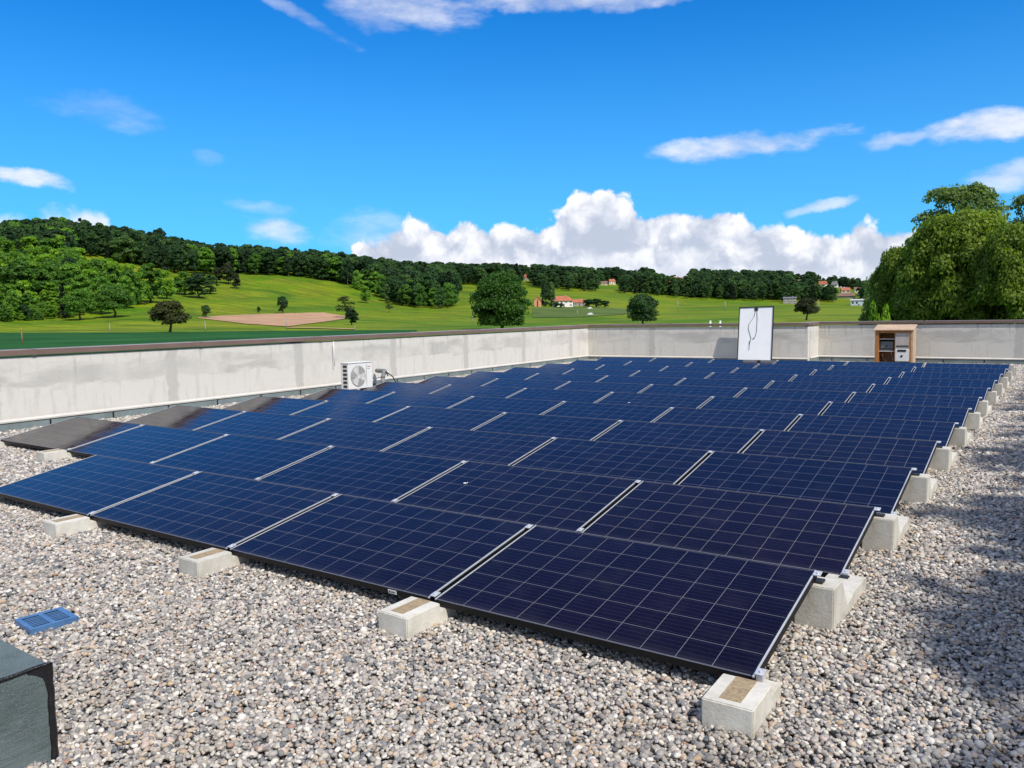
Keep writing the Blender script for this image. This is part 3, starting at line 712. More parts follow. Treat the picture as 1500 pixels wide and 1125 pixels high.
# ------------------------------------------------------------------ roof deck and gravel
def roof():
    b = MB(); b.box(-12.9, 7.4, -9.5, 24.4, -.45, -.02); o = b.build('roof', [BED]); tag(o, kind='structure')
    b = MB(); b.box(-12.8, 7.3, -9.4, 24.3, BASEZ, -.46); o = b.build('building_base', [WALLM]); tag(o, 'pale concrete building body below the gravel roof', 'building')
roof()
ARR_X0, ARR_Y1 = -10.34, 17.95
def pebbles():
    rng = np.random.default_rng(5); srcs = []
    for i in range(6):
        bm = bmesh.new(); bmesh.ops.create_icosphere(bm, subdivisions=2, radius=1)
        for v in bm.verts:
            k = 1+.22*mnoise.noise(v.co*1.1+Vector((i*7.3, 0, 0)))+.06*mnoise.noise(v.co*2.6+Vector((0, i*3.3, 0))); v.co *= k
            v.co.z *= .62
        me = bpy.data.meshes.new('pebble'); bm.to_mesh(me); bm.free(); me.materials.append(PEB); me.polygons.foreach_set('use_smooth', [True]*len(me.polygons)); srcs.append(me)
    P, S = [], []
    def zone(x0, x1, y0, y1, dens, size, cond=None):
        n = int((x1-x0)*(y1-y0)*dens); p = np.stack([rng.uniform(x0, x1, n), rng.uniform(y0, y1, n), rng.uniform(-.014, .006, n)], 1)
        keep = (p[:, 0] > -12.35) & (p[:, 1] < 22.2)
        # nothing lies on the upstand, the drain grate or well under the array
        keep &= ~((p[:, 0] < -1.99) & (p[:, 0] > -3.0) & (p[:, 1] < -1.78))
        keep &= ~((np.abs(p[:, 0]+3.365) < .105) & (np.abs(p[:, 1]+1.15) < .10) & (rng.uniform(size=n) > .03))
        keep &= ~((p[:, 0] < -.6) & (p[:, 0] > -6.3) & (p[:, 1] > .6) & (p[:, 1] < 17.2))
        keep &= ~((p[:, 0] <= -6.3) & (p[:, 0] > -9.8) & (p[:, 1] > 2.2) & (p[:, 1] < 17.2))
        if cond is not None: keep &= cond(p)
        p = p[keep]; n = len(p)
        s = size*np.exp(rng.normal(0, .27, n)); s = np.clip(s, size*.5, size*1.9)
        p[:, 2] += s*.25*rng.uniform(-.5, 1., n)
        P.append(p); S.append(np.stack([s, s*rng.uniform(.62, .95, n), s*rng.uniform(.75, 1.05, n)], 1))
    rr = lambda p: (p[:, 0]-CAM[0])**2+(p[:, 1]-CAM[1])**2
    zone(-5, 3.2, -3.6, 3, 5600, .0107, lambda p: rr(p) < 5.3**2)
    zone(-9, 3.2, -4.0, 7, 3700, .0128, lambda p: (rr(p) >= 5.3**2) & (rr(p) < 81))
    zone(-12.4, 3.2, -4.0, 22.3, 1900, .0168, lambda p: rr(p) >= 81)
    P = np.concatenate(P); S = np.concatenate(S); n = len(P)
    R = np.stack([rng.normal(0, .35, n), rng.normal(0, .35, n), rng.uniform(0, 6.28, n)], 1)
    o = gn_scatter('gravel', P, S, R, hide_src('gravel', srcs)); tag(o, 'washed grey and tan river pebbles covering the flat roof', 'gravel')
    print('pebbles', n)
pebbles()

# ------------------------------------------------------------------ parapet walls
def parapet(name, a, b, h, label, joints=1.0, flash=.12, joint_at=None, ext=(0, 0)):
    """wall whose roof-side face runs from a to b (roof on the right-hand side going a->b)"""
    a, b = Vector((*a, 0)), Vector((*b, 0)); d = b-a; L = d.length; rz = math.atan2(d.y, d.x)
    e = empty(name, a, rz, label, 'parapet wall')
    # local x along the wall, local +y away from the roof
    MB().box(0, L, 0, .28, -.3, h-.11).build('wall', [WALLM], e)
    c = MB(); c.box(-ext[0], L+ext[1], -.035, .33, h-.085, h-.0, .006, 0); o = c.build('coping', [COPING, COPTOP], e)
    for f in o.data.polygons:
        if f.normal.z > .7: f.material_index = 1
    for k in range(1, int(L/2.9)+1):
        MB().box(k*2.9-.03, k*2.9+.03, -.038, .333, h-.088, h+.004).build('coping_joint', [COPING], o)
    MB().prism([(-.03, flash-.0), (0-.001, flash), (-.001, flash+.05), (-.012, flash+.045), (-.032, flash+.022)], 0, L).build('lip_trim', [LIP], e)
    f = MB().box(0, L, -.018, -.002, -.02, flash-.012).build('flashing', [ZINC], e)
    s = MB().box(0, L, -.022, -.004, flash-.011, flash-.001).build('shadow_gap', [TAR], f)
    ja = joint_at or [k*joints+.4 for k in range(int(L/joints))]
    for k in ja:
        MB().box(k-.012, k+.012, -.024, -.002, 0.0, flash-.012).build('flashing_joint', [TAR], f)
    return e
def wallpt(a, b, px, py):
    d = ray(px, py); a = np.array(a); t = np.array(b)-a; n = np.array([-t[1], t[0]])
    s = ((a-CAM[:2])@n)/(d[:2]@n); p = CAM+s*d; return float((p[:2]-a)@t/np.linalg.norm(t)), float(p[2])
WA, WB = (-11.50, -6.0), (-12.309, 20.70)
WA = (-11.74+8.16*.0307, -6.0)
js = [wallpt(WA, WB, px, py)[0] for px, py in ((73, 617), (163, 604), (243, 596), (316, 590), (380, 581), (439, 573))]
sp = (js[-1]-js[0])/5
allj = [js[0]+sp*k for k in range(-8, 25) if .1 < js[0]+sp*k < 26.6]
parapet('parapet_wall', WA, WB, 1.185, 'long stained concrete parapet along the left side with brown coping', joint_at=allj)
BA, BB = (-12.309, 20.70), (-5.20, 21.12)
parapet('parapet_wall', BA, BB, 1.19, 'short concrete parapet at the back, left of the bright return', ext=(.3, .03), flash=.11)
parapet('parapet_wall', (-5.203, 21.405), (-5.203, 22.375), 1.19, 'narrow bright wall return between the two back parapets', ext=(0, 0))
parapet('parapet_wall', (-5.20, 22.38), (6.8, 22.20), 1.195, 'concrete parapet at the back behind the wooden cabinet', ext=(.30, 0))
parapet('parapet_wall', (6.8, 22.20), (6.8, -6.0), 1.19, 'concrete parapet along the right side, outside the photo')

# ------------------------------------------------------------------ solar panels
RP, TILT, DX = 1.54069, math.radians(9.807), 1.71994
CW, LS = 1.663, .992; FT = .035
ZB2 = .086; TILT2 = math.asin((.10+LS*math.sin(TILT)-ZB2)/LS)
def panel_parts(parent):
    fr = MB()
    fr.box(0, CW, 0, .007, -FT, 0); fr.box(0, CW, LS-.007, LS, -FT, 0)
    fr.box(0, .008, .0072, LS-.0072, -FT, -.0003); fr.box(CW-.008, CW, .0072, LS-.0072, -FT, -.0003)
    fr.box(.0082, CW-.0082, .0072, LS-.0072, -.008, -.0045)
    fr.box(-.012, -.0005, 0, LS, -FT, -.006); fr.box(CW+.0005, CW+.012, 0, LS, -FT, -.006)
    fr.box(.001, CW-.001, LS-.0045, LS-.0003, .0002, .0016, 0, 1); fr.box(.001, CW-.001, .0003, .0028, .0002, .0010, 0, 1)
    f = fr.build('frame', [BLACK, EDGE_HIGHLIGHT], parent)
    g = npmesh('glass', [(.0083, .0073, -.0012), (CW-.0083, .0073, -.0012), (CW-.0083, LS-.0073, -.0012), (.0083, LS-.0073, -.0012)], [(0, 1, 2, 3)], [GLASS]); link('glass', g, parent)
    for x0 in (-.0155, CW+.0005):
        r = MB(); r.box(x0+(.0072 if x0 < 0 else .0005), x0+(.0145 if x0 < 0 else .0078), .0, LS, -.0055, .0022, .0006); r.build('side_rail', [ALU], parent)
    for y in (.03, LS-.045):
        c = MB(); c.box(CW+.006, CW+.043, y-.02, y+.028, .004, .009, .001); c.cyl((CW+.027, y, .009), (CW+.027, y, .016), .006, seg=6); c.build('clamp', [ALU], parent)
ordn = ['first', 'second', 'third', 'fourth', 'fifth', 'sixth', 'seventh', 'eighth', 'ninth', 'tenth', 'eleventh', 'last']
proto = None
def copy_tree(o, parent=None):
    c = o.copy(); COL.objects.link(c); c.parent = parent
    for ch in list(o.children): copy_tree(ch, c)
    return c
for r in range(12):
    for k in range(4 if r == 0 else 6):
        x = -k*DX-CW
        if proto is None:
            p = proto = empty('solar_panel', (x, 0, .10)); p.rotation_euler = (TILT, 0, 0); panel_parts(p)
        else: p = copy_tree(proto)
        p.location = (x, r*RP, .10)
        tl = TILT if r == 0 else TILT2
        p.location.z = .10 if r == 0 else ZB2
        p.rotation_euler = (tl+math.radians(random.gauss(0, .08)), math.radians(random.gauss(0, .05)), 0)
        tag(p, f'navy solar panel, {ordn[k]} from the right in the {ordn[r]} row from the front', 'solar panel', 'solar panels in the roof array')
        if r == 0 and k == 1: panel_sticker_parent = p
        if k == 0:       # end clamps on the open right end
            pass
for ch in panel_sticker_parent.children:
    if ch.name.startswith('frame'):
        s = MB(); s.box(CW-.285, CW-.225, -.0022, -.0002, -.030, -.008); st = s.build('sticker', [WHITE], ch)
        MB().cyl((CW-.272, -.0022, -.019), (CW-.272, -.0032, -.019), .006, seg=12).build('printed_mark', [RUBBER], st)
        for q in range(3): MB().box(CW-.260+q*.009, CW-.254+q*.009, -.0030, -.0023, -.023, -.015).build('printed_mark', [RUBBER], st)
# white spots: bird droppings on two panels
dm = simple('bird_dropping', (.8, .8, .77), .8)
for ch_r, px, py in ((1, 681, 708), (5, 921, 590)):
    d = ray(px, py)
    for r in range(12):
        n = np.array([0, -math.sin(TILT), math.cos(TILT)]); p0 = np.array([0, r*RP, .10])
        s = ((p0-CAM)@n)/(d@n); P = CAM+s*d; q = (P-p0); v = q[1]/math.cos(TILT)
        if 0 < v < LS: break
    b = MB()
    bmesh.ops.create_icosphere(b.b, subdivisions=2, radius=1, matrix=Matrix.Translation(Vector(P)+Vector((0, 0, .002))) @ Matrix.Rotation(TILT, 4, 'X') @ Matrix.Diagonal((.016, .010, .003, 1)))
    bmesh.ops.create_icosphere(b.b, subdivisions=1, radius=1, matrix=Matrix.Translation(Vector(P)+Vector((.012, .018, .0045))) @ Matrix.Rotation(TILT, 4, 'X') @ Matrix.Diagonal((.008, .006, .002, 1)))
    o = b.build('bird_dropping', [dm]); tag(o, 'white bird dropping on the %s row of panels' % ordn[r], 'bird dropping')

# ------------------------------------------------------------------ concrete support blocks
def post_block(x, y, label, group, w=.19):
    """y = low edge of the row behind the block"""
    e = empty('support_block', (x, y, 0), random.gauss(0, .02), label, 'concrete block', group)
    b = MB()
    prof = [(-.64, -.03), (-.64, .213), (-.475, .213), (-.355, .055), (-.20, .083), (.045, .083), (.075, .055), (.075, -.03)]
    b.prism(prof, -w/2, w/2, 0, .006); b.build('body', [BLOCK], e)
    c = MB(); c.box(-.03, .03, -.60, -.54, .2135, .226, .002); c.box(-.024, .024, -.05, -.005, .0835, .092, .002); c.build('pad', [RUBBER], e)
    return e
def low_block(x, y, label, group, w=.20):
    e = empty('support_block', (x, y, 0), random.gauss(0, .02), label, 'concrete block', group)
    b = MB(); b.prism([(-.285, -.03), (-.285, .103), (-.035, .103), (-.03, .062), (.085, .062), (.10, .05), (.085, -.03)], -w/2, w/2, 0, .005)
    o = b.build('body', [BLOCK], e)
    MB().box(-.042, .042, -.25, -.042, .1032, .1052).build('mortar_patch', [TAN], e)
    c = MB(); c.box(-.024, .024, -.025, .03, .0625, .072, .002); c.build('pad', [RUBBER], e)
    return e
G = 'concrete support blocks of the array'
gapx = lambda k: .0 if k == 0 else -(k*DX-(DX-CW)/2)
fl = ['at the right front corner of the array', 'at the front edge, below the first panel gap from the right', 'at the front edge, below the second panel gap from the right', 'at the front edge, below the third panel gap from the right', 'at the left end of the front panel row']
for k in range(5): low_block((-.008 if k == 0 else gapx(k)-.012)+(0.0 if k < 4 else .02), 0, 'low concrete block '+fl[k], G)
low_block(gapx(5)-.02, RP, 'low concrete block under the front left panels of the second row', G)
low_block(-6*DX+.05, RP, 'low concrete block under the far left corner of the second row', G)
for r in range(1, 12):
    post_block(.03 if r else 0, r*RP, f'stepped concrete block on the right side between the {ordn[r-1]} and {ordn[r]} rows', G)
    if r > 1: post_block(-6*DX+.05, r*RP, f'stepped concrete block on the wall side between the {ordn[r-1]} and {ordn[r]} rows', G)
    else: post_block(-4*DX+.05, r*RP, 'stepped concrete block behind the left end of the front row', G)
for xx, lb in ((.03, 'stepped concrete block behind the last row, right end'), (-6*DX+.05, 'stepped concrete block behind the last row, wall side')):
    post_block(xx, 12*RP, lb, G)
# end clamps that hold the free right edge of each row
for r in range(12):
    for p in [o for o in COL.objects if o.name.startswith('solar_panel') and abs(o.location.x+CW) < .01 and abs(o.location.y-r*RP) < .01]:
        for y in (.03, LS-.045):
            c = MB(); c.box(CW+.0125, CW+.040, y-.02, y+.028, -.030, .008, .001, 0); c.build('clamp', [ALU], p)
            break

# ------------------------------------------------------------------ leaning spare panel, back to the camera
def leaning():
    x0, x1 = -7.12, -6.06; W = 1.02; H = 1.66
    e = empty('spare_solar_panel', (-6.545, 20.42, .05), math.radians(-3.0), 'spare solar panel leaning on the back wall, white back sheet facing out', 'solar panel')
    e.rotation_euler = (math.radians(-11), math.radians(-1.0), math.radians(3)); w = W/2
    b = MB(); t = .022
    b.box(-w, w, -.035, 0, 0, t, .001); b.box(-w, w, -.035, 0, H-t, H, .001); b.box(-w, -w+t, -.035, 0, t+.0002, H-t-.0002); b.box(w-t, w, -.035, 0, t+.0002, H-t-.0002); b.build('frame', [BLACK], e)
    MB().box(-w+t+.0005, w-t-.0005, -.016, -.006, t+.0005, H-t-.0005).build('backsheet', [BACKSHEET], e)
    MB().box(-.05, .05, -.034, -.0165, H-.12, H-.028, .004).build('junction_box', [RUBBER], e)
    tb = MB(); tb.tube([(-.02, -.024, H-.12), (-.06, -.022, H-.30), (-.20, -.022, H-.52), (-.22, -.022, H-.64), (-.17, -.022, H-.80), (-.12, -.022, H-.97), (-.16, -.022, H-1.08), (-.17, -.022, H-1.3)], .0055); tb.cyl((-.15, -.024, H-1.02), (-.165, -.024, H-1.13), .011, seg=8); tb.build('cable', [RUBBER], e)
    tb = MB(); tb.tube([(.02, -.024, H-.12), (.035, -.022, H-.4), (.03, -.022, H-.75), (.0, -.022, H-.9), (-.08, -.022, H-.98)], .0055); tb.cyl((-.02, -.024, H-.94), (-.07, -.024, H-.975), .011, seg=8); tb.build('cable', [RUBBER], e)
leaning()

# ------------------------------------------------------------------ wooden cabinet at the back wall
def cabinet():
    e = empty('instrument_cabinet', (-3.40, 21.25, 0), 0, 'orange wooden cabinet with open shelves and a white door at the back wall', 'cabinet')
    W, D, H = .92, .50, .95; t = .03
    for x0, nm in ((0, 'side_panel'), (W-t, 'side_panel')): MB().box(x0, x0+t+(.07 if x0 == 0 else 0), -.02, D, 0, H, .003).build(nm, [WOOD], e)
    MB().box(W+.0005, W+.05, .0, D, 0, H+.03, .003).build('side_cladding', [WOODL], e)
    MB().box(.10, W-t, D-.02, D-.001, .02, H-.02).build('back_panel', [WOOD], e)
    MB().box(.1005, W-t-.0005, 0, D-.021, .03, .06, .002).build('bottom_board', [LIP], e)
    MB().prism([(-.06, H+.001), (-.06, H+.025), (D+.05, H+.155), (D+.05, H+.13)], -.04, W+.07).build('roof_board', [WOODL], e)
    MB().box(.1005, W-t-.0005, -.005, .02, H-.07, H, .002).build('top_rail', [WOOD], e)
    MB().box(.50, .515, .0, D-.021, .061, H-.071).build('divider', [WOOD], e)
    for z in (.36, .70): MB().box(.1005, .4995, .02, D-.021, z, z+.02, .002).build('shelf', [LIP], e)
    d = MB().box(.52, W-t-.001, -.01, .03, .47, H-.071, .004).build('door', [simple('aged_grey_door', (.46, .41, .37), .5)], e); MB().box(.55, W-.06, -.014, -.0105, .40+.1, .435+.1).build('slot', [RUBBER], d)
    d = MB().box(.52, W-t-.001, -.015, .30, .09, .45, .012).build('drawer_unit', [WHITE], e)
    MB().box(.58, .80, -.022, -.0155, .36, .42, .006).build('handle_slot', [RUBBER], d); MB().cyl((.69, -.016, .24), (.69, -.024, .24), .032, seg=16).build('dial', [RUBBER], d)
    o = empty('grey_device', (-3.40+.13, 21.25+.06, .38), 0, 'grey metal device on the middle shelf of the wooden cabinet', 'device')
    MB().box(0, .33, 0, .30, .0005, .26, .006).build('housing', [GREYBOX], o)
    MB().cyl((.16, -.001, .13), (.16, -.012, .13), .03, seg=14).build('dial', [RUBBER], o)
    for k in range(3): MB().box(.02, .31, -.006, -.0005, .03+k*.02, .038+k*.02).build('vent_slot', [RUBBER], o)
    c = MB(); c.tube([(-3.22, 21.27, .30), (-3.18, 21.24, .16), (-3.08, 21.20, .08), (-2.95, 21.18, .05), (-2.8, 21.16, .03), (-2.6, 21.2, .02)], .014)
    c.tube([(-2.98, 21.27, .36), (-2.97, 21.22, .2), (-2.9, 21.2, .09), (-2.78, 21.2, .06)], .011)
    tag(c.build('cable_bundle', [RUBBER]), 'black cables hanging out of the bottom of the wooden cabinet', 'cables')
cabinet()

# ------------------------------------------------------------------ outdoor air-conditioning unit
def ac():
    # faces +x
    e = empty('air_conditioner', (-11.02, 8.40, .10), 0, 'white outdoor air conditioner with a round fan by the left parapet', 'air conditioner')
    D, W, H = .22, .69, .535
    b = MB(); b.box(-D, 0, 0, W, 0, H, .012); b.build('housing', [WHITE], e)
    MB().box(-D-.01, .012, -.01, W+.01, H+.0005, H+.018, .006).build('top_cover', [WHITE], e)
    # fan opening on the front (+x) face
    cy, cz, R = .275, .265, .215
    MB().cyl((.0005, cy, cz), (.006, cy, cz), R, seg=40).build('fan_opening', [simple('shaded_grille', (.30, .295, .28), .5)], e)
    fan = MB()
    for k in range(3):
        a = k*2.094
        for q in range(6):
            a0 = a+q*.16; r0 = .05; r1 = .2
            fan.box(.0072+q*.0009, .0082+q*.0009, -.016, .016, r0, r1, 0, 0, Matrix.Translation((0, cy, cz)) @ Matrix.Rotation(a0, 4, 'X'))
    fan.cyl((.006, cy, cz), (.016, cy, cz), .05, seg=18); fan.build('fan', [simple('fan_grey', (.62, .62, .60), .4)], e)
    g = MB()
    for k in range(1, 9):
        r = k*R/8.5
        n = 36
        for i in range(n):
            a0, a1 = 2*math.pi*i/n, 2*math.pi*(i+1)/n
            g.cyl((.02, cy+r*math.cos(a0), cz+r*math.sin(a0)), (.02, cy+r*math.cos(a1), cz+r*math.sin(a1)), .0018, seg=4)
    for k in range(12):
        a = k*math.pi/6; g.cyl((.018, cy+.03*math.cos(a), cz+.03*math.sin(a)), (.016, cy+R*math.cos(a), cz+R*math.sin(a)), .002, seg=4)
    g.build('fan_grille', [WHITE], e)
    MB().box(.0005, .005, .51, .514, .04, H-.04).build('panel_seam', [GREYBOX], e)
    lg = MB().box(.0005, .003, .545, .64, .44, .455).build('logo_plate', [simple('faded_red_print', (.5, .25, .2), .6)], e)
    MB().box(.0005, .003, .545, .61, .40, .408).build('logo_plate', [GREYBOX], e)
    for k in range(6): MB().box(-.15, -.04, -.006, -.0005, .04+k*.082, .088+k*.082, .001).build('coil_opening', [RUBBER], e)
    for y in (.08, .55): MB().box(-D-.02, .02, y, y+.06, -.095, -.0005, .003).build('foot', [RUBBER], e)
    c = MB(); c.tube([(-11.10, 9.48, .02), (-11.10, 9.48, .26), (-11.10, 9.50, .32), (-11.12, 9.55, .37), (-11.17, 9.62, .395), (-11.3, 9.75, .39), (-11.6, 9.95, .37), (-11.87, 10.1, .36)], .048)
    o = c.build('insulated_pipe', [FOAM]); tag(o, 'grey insulated refrigerant pipe bending into the wall beside the air conditioner', 'pipe')
    c = MB(); c.tube([(-11.12, 9.066, .3), (-11.08, 9.25, .27), (-11.10, 9.40, .28)], .012); c.tube([(-11.12, 9.066, .2), (-11.08, 9.25, .19), (-11.10, 9.41, .2)], .012)
    tag(c.build('copper_line', [FOAM]), 'thin refrigerant lines between the air conditioner and the grey bent pipe', 'pipe')
    c = MB(); c.tube([(-11.05, 9.53, .40), (-11.1, 9.64, .30), (-11.2, 9.72, .36), (-11.2, 9.9, .26), (-11.25, 10.1, .04)], .012)
    tag(c.build('black_cable', [RUBBER]), 'black cable looping down beside the air conditioner pipe', 'cable')
    c = MB(); c.tube([(-11.87, 8.82, .55), (-11.87, 8.82, 1.07)], .008); tag(c.build('wall_conduit', [WHITE]), 'thin white conduit up the parapet above the air conditioner', 'conduit')
ac()

# ------------------------------------------------------------------ drain grate and felt-covered upstand
def drain():
    e = empty('roof_drain', (-3.365, -1.15, 0), math.radians(-6), 'blue plastic square drain grate sunk in the gravel', 'drain')
    w = .115; b = MB(); z0, z1 = .0265, .030
    b.box(-w, w, -w, -w+.022, z0, z1); b.box(-w, w, w-.03, w, z0, z1)
    b.box(-w, -w+.028, -w+.0221, w-.0301, z0, z1); b.box(w-.028, w, -w+.0221, w-.0301, z0, z1)
    b.box(-w+.0281, w-.0281, -.012, .012, z0, z1)
    n = 7; s = (2*w-.056)/n
    for k in range(1, n):
        for y0, y1 in ((-w+.0221, -.0121), (.0121, w-.0301)): x = -w+.028+k*s; b.box(x-.0042, x+.0042, y0, y1, z0, z1-.0005)
    b.build('grate', [BLUE], e); MB().box(-w+.005, w-.005, -w+.005, w-.005, -.02, .0195).build('sump', [RUBBER], e)
    sk = MB(); sk.box(-w, -w+.004, -w, w, -.02, .026); sk.box(w-.004, w, -w, w, -.02, .026); sk.box(-w+.0045, w-.0045, -w, -w+.004, -.02, .026); sk.build('skirt', [BLUE], e)
drain()
def upstand():
    e = empty('roof_upstand', (-1.985, -1.775, 0), math.radians(-1), 'grey-green felt-covered upstand with black tar seams in the near left corner', 'roof upstand')
    b = bmesh.new()
    def grid_face(o, u, v, nu, nv, amp):
        vs = {}
        for i in range(nu+1):
            for j in range(nv+1):
                p = Vector(o)+Vector(u)*(i/nu)+Vector(v)*(j/nv); edge = min(i, nu-i, j, nv-j) > 0
                n = Vector(u).cross(Vector(v)).normalized()
                if edge: p += n*(amp*mnoise.noise(p*5)+.4*amp*mnoise.noise(p*17))
                vs[i, j] = b.verts.new(p)
        for i in range(nu):
            for j in range(nv): b.faces.new((vs[i, j], vs[i+1, j], vs[i+1, j+1], vs[i, j+1])).smooth = True
    X, Y, H = -.95, -1.5, .35
    grid_face((0, Y, -.03), (0, -Y, 0), (0, 0, H+.03), 60, 20, .008)
    grid_face((X, Y, H), (-X, 0, 0), (0, -Y, 0), 40, 60, .006)
    grid_face((0, 0, -.03), (X, 0, 0), (0, 0, H+.03), 40, 20, .008)
    grid_face((X, 0, -.03), (0, Y, 0), (0, 0, H+.03), 40, 20, .008)
    grid_face((X, Y, -.03), (-X, 0, 0), (0, 0, H+.03), 40, 20, .008)
    me = bpy.data.meshes.new('felt'); b.to_mesh(me); b.free(); me.materials.append(FELT); link('felt', me, e)
    rnd = random.Random(8)
    def seam(p, q, r0, n=26, name='tar_seam'):
        s = MB(); p, q = Vector(p), Vector(q); pts = [p.lerp(q, i/n)+Vector([rnd.gauss(0, .0016) for _ in range(3)]) for i in range(n+1)]
        rs = [r0*(1+.25*mnoise.noise(Vector((i*.35, r0*90, 0)))) for i in range(n+1)]
        pts = [p.lerp(q, i/n)+Vector((mnoise.noise(Vector((i*.3, 5, 0))), mnoise.noise(Vector((i*.3, 9, 0))), 0))*.004 for i in range(n+1)]
        ax = (q-p).normalized(); e1 = ax.orthogonal().normalized(); e2 = ax.cross(e1); prev = None
        for i in range(n+1):
            ring = [s.b.verts.new(pts[i]+(e1*math.cos(k*.524)+e2*math.sin(k*.524))*rs[i]) for k in range(12)]
            if prev:
                for k in range(12): s.b.faces.new((prev[k], prev[(k+1) % 12], ring[(k+1) % 12], ring[k])).smooth = True
            prev = ring
        s.build(name, [TAR], e)
    seam((0, 0, -.02), (0, 0, H), .013); seam((0, Y, H), (0, 0, H), .007, 60); 
    tb = MB(); o1 = [(.009, 0, H-.002), (.009, -.075, H-.006), (.009, -.05, H-.018), (.009, -.026, H-.035), (.009, -.018, H-.06), (.009, -.012, H-.10), (.009, 0, H-.10)]
    va = [tb.b.verts.new(p) for p in o1]; vb = [tb.b.verts.new((0., p[1], p[2])) for p in o1]; tb.b.faces.new(va); tb.b.faces.new(vb[::-1])
    for i in range(7): tb.b.faces.new((va[i], vb[i], vb[(i+1) % 7], va[(i+1) % 7]))
    tb.build('tar_patch', [TAR], e)
upstand()

# ------------------------------------------------------------------ far buildings
ROOF_R = simple('red_tiles', (.36, .12, .06), .8, 0, .25, .4); ROOF_B = simple('brown_tiles', (.20, .11, .08), .8, 0, .25, .4); ROOF_G = simple('grey_slate', (.15, .15, .16), .7, 0, .2, .4)
PLW = simple('white_render', (.72, .70, .66), .85, 0, .08, .5); PLP = simple('pink_render', (.66, .29, .17), .85, 0, .1, .5); PLG = simple('weathered_boards', (.33, .32, .30), .9, 0, .2, .5); PLC = simple('cream_render', (.60, .55, .43), .85, 0, .1, .5)
PLB = simple('pale_blue_cladding', (.50, .58, .66), .6, 0, .08, .3)
PANE = mat('window_glass', (.03, .035, .045), .15)[0]
def house(px, yb, wpx, hpx, rpx, wallm, roofm, label, name='house', deep=.8, ang=0., hip=0., D=None, group=None, cols=3, rows=1, door=True, cat='house'):
    if D is None: x, y, z, D = on_terrain(px, yb)
    else: x, y = polar(px, D); z = zt(x, y) if yb is None else CAM[2]+D*_slope(px, HOR(px)-yb)
    k = D/FPX*1.0; W = wpx*k; H = hpx*k; R = rpx*k; Dp = W*deep
    az = col_az(px)
    e = empty(name, (x, y, z), -az+math.radians(ang), label, cat, group)
    MB().box(-W/2, W/2, 0, Dp, -1.5, H).build('wall', [wallm], e)
    b = MB(); o = W*.05; hh = W*hip
    v = [(-W/2-o, -o, H), (W/2+o, -o, H), (W/2+o, Dp+o, H), (-W/2-o, Dp+o, H), (-W/2-o+hh, Dp/2, H+R), (W/2+o-hh, Dp/2, H+R)]
    v = [(p[0], p[1], p[2]+.02) for p in v]
    f = [(0, 1, 5, 4), (2, 3, 4, 5), (1, 2, 5), (3, 0, 4), (3, 2, 1, 0)]
    ro = link('roof', npmesh('roof', v, f, [roofm]), e)
    if W > 6: MB().box(W*.18, W*.18+.7, Dp*.55, Dp*.55+.7, H+R*.5, H+R+.9).build('chimney', [PLG], ro)
    ww = W/(cols*2.2)
    for r in range(rows):
        for c in range(cols):
            if door and r == 0 and c == cols//2: continue
            cx = -W/2+W*(c+.5)/cols; zz = H*(r+.42)/rows
            fr = MB().box(cx-ww/2-.12, cx+ww/2+.12, -.06, -.005, zz-.12, zz+H*.34/rows+.12).build('window', [WHITE], e)
            MB().box(cx-ww/2, cx+ww/2, -.09, -.061, zz, zz+H*.34/rows).build('pane', [PANE], fr)
    if door: MB().box(-.6, .6, -.08, -.004, 0, min(2.3, H*.7)).build('door', [ROOF_B], e)
    return e
def gable_hut(px, yb, wpx, hpx, rpx, wallm, roofm, label, name, ang=0, cat='hut', deep=1.3):
    x, y, z, D = on_terrain(px, yb); k = D/FPX; W, H, R = wpx*k, hpx*k, rpx*k; Dp = W*deep
    e = empty(name, (x, y, z), -col_az(px)+math.radians(ang), label, cat)
    b = MB(); a = [(-W/2, -2), (W/2, -2), (W/2, H), (0, H+R), (-W/2, H)]
    va = [b.b.verts.new((p[0], 0, p[1])) for p in a]; vb = [b.b.verts.new((p[0], Dp, p[1])) for p in a]
    b.b.faces.new(va); b.b.faces.new(vb[::-1])
    for i in range(5): b.b.faces.new((va[i], vb[i], vb[(i+1) % 5], va[(i+1) % 5]))
    b.build('wall', [wallm], e)
    b = MB()
    for s in (-1, 1):
        p = [(0, H+R+.05), (s*(W/2+.5), H-.4*R/W*1.6+.05)]; t = .18
        vs = [b.b.verts.new(q) for q in ((p[0][0], -.4, p[0][1]), (p[1][0], -.4, p[1][1]), (p[1][0], Dp+.4, p[1][1]), (p[0][0], Dp+.4, p[0][1]))]
        vt = [b.b.verts.new((v.co.x, v.co.y, v.co.z+t)) for v in vs]
        b.b.faces.new(vs[::-1]); b.b.faces.new(vt)
        for i in range(4): b.b.faces.new((vs[i], vs[(i+1) % 4], vt[(i+1) % 4], vt[i]))
    b.build('roof', [roofm], e)
    MB().box(-W*.09, W*.09, -.08, -.004, 0, H*.95, 0).build('door', [PANE], e)
    fr = MB().box(-W*.08, W*.08, -.08, -.004, H*1.05, H*1.05+R*.3).build('window', [PANE], e)
    return e
house(826, 449.5, 28, 8.5, 7.5, PLW, ROOF_R, 'white farmhouse with a red hipped roof below the wood', 'farmhouse', .7, 18, .22, rows=2, cols=4)
house(849, 448.5, 17, 5, 5, PLG, ROOF_R, 'low red-roofed barn attached right of the farmhouse', 'barn', .8, 12, .0, cat='barn')
gable_hut(787.5, 449, 10, 8, 6, PLP, ROOF_R, 'pink gabled hut left of the two tall dark trees', 'pink_hut', -6)
gable_hut(710, 443.5, 17, 6, 5, PLG, ROOF_G, 'grey wooden barn peeping out left of the huge tree', 'grey_barn', -20, 'barn')
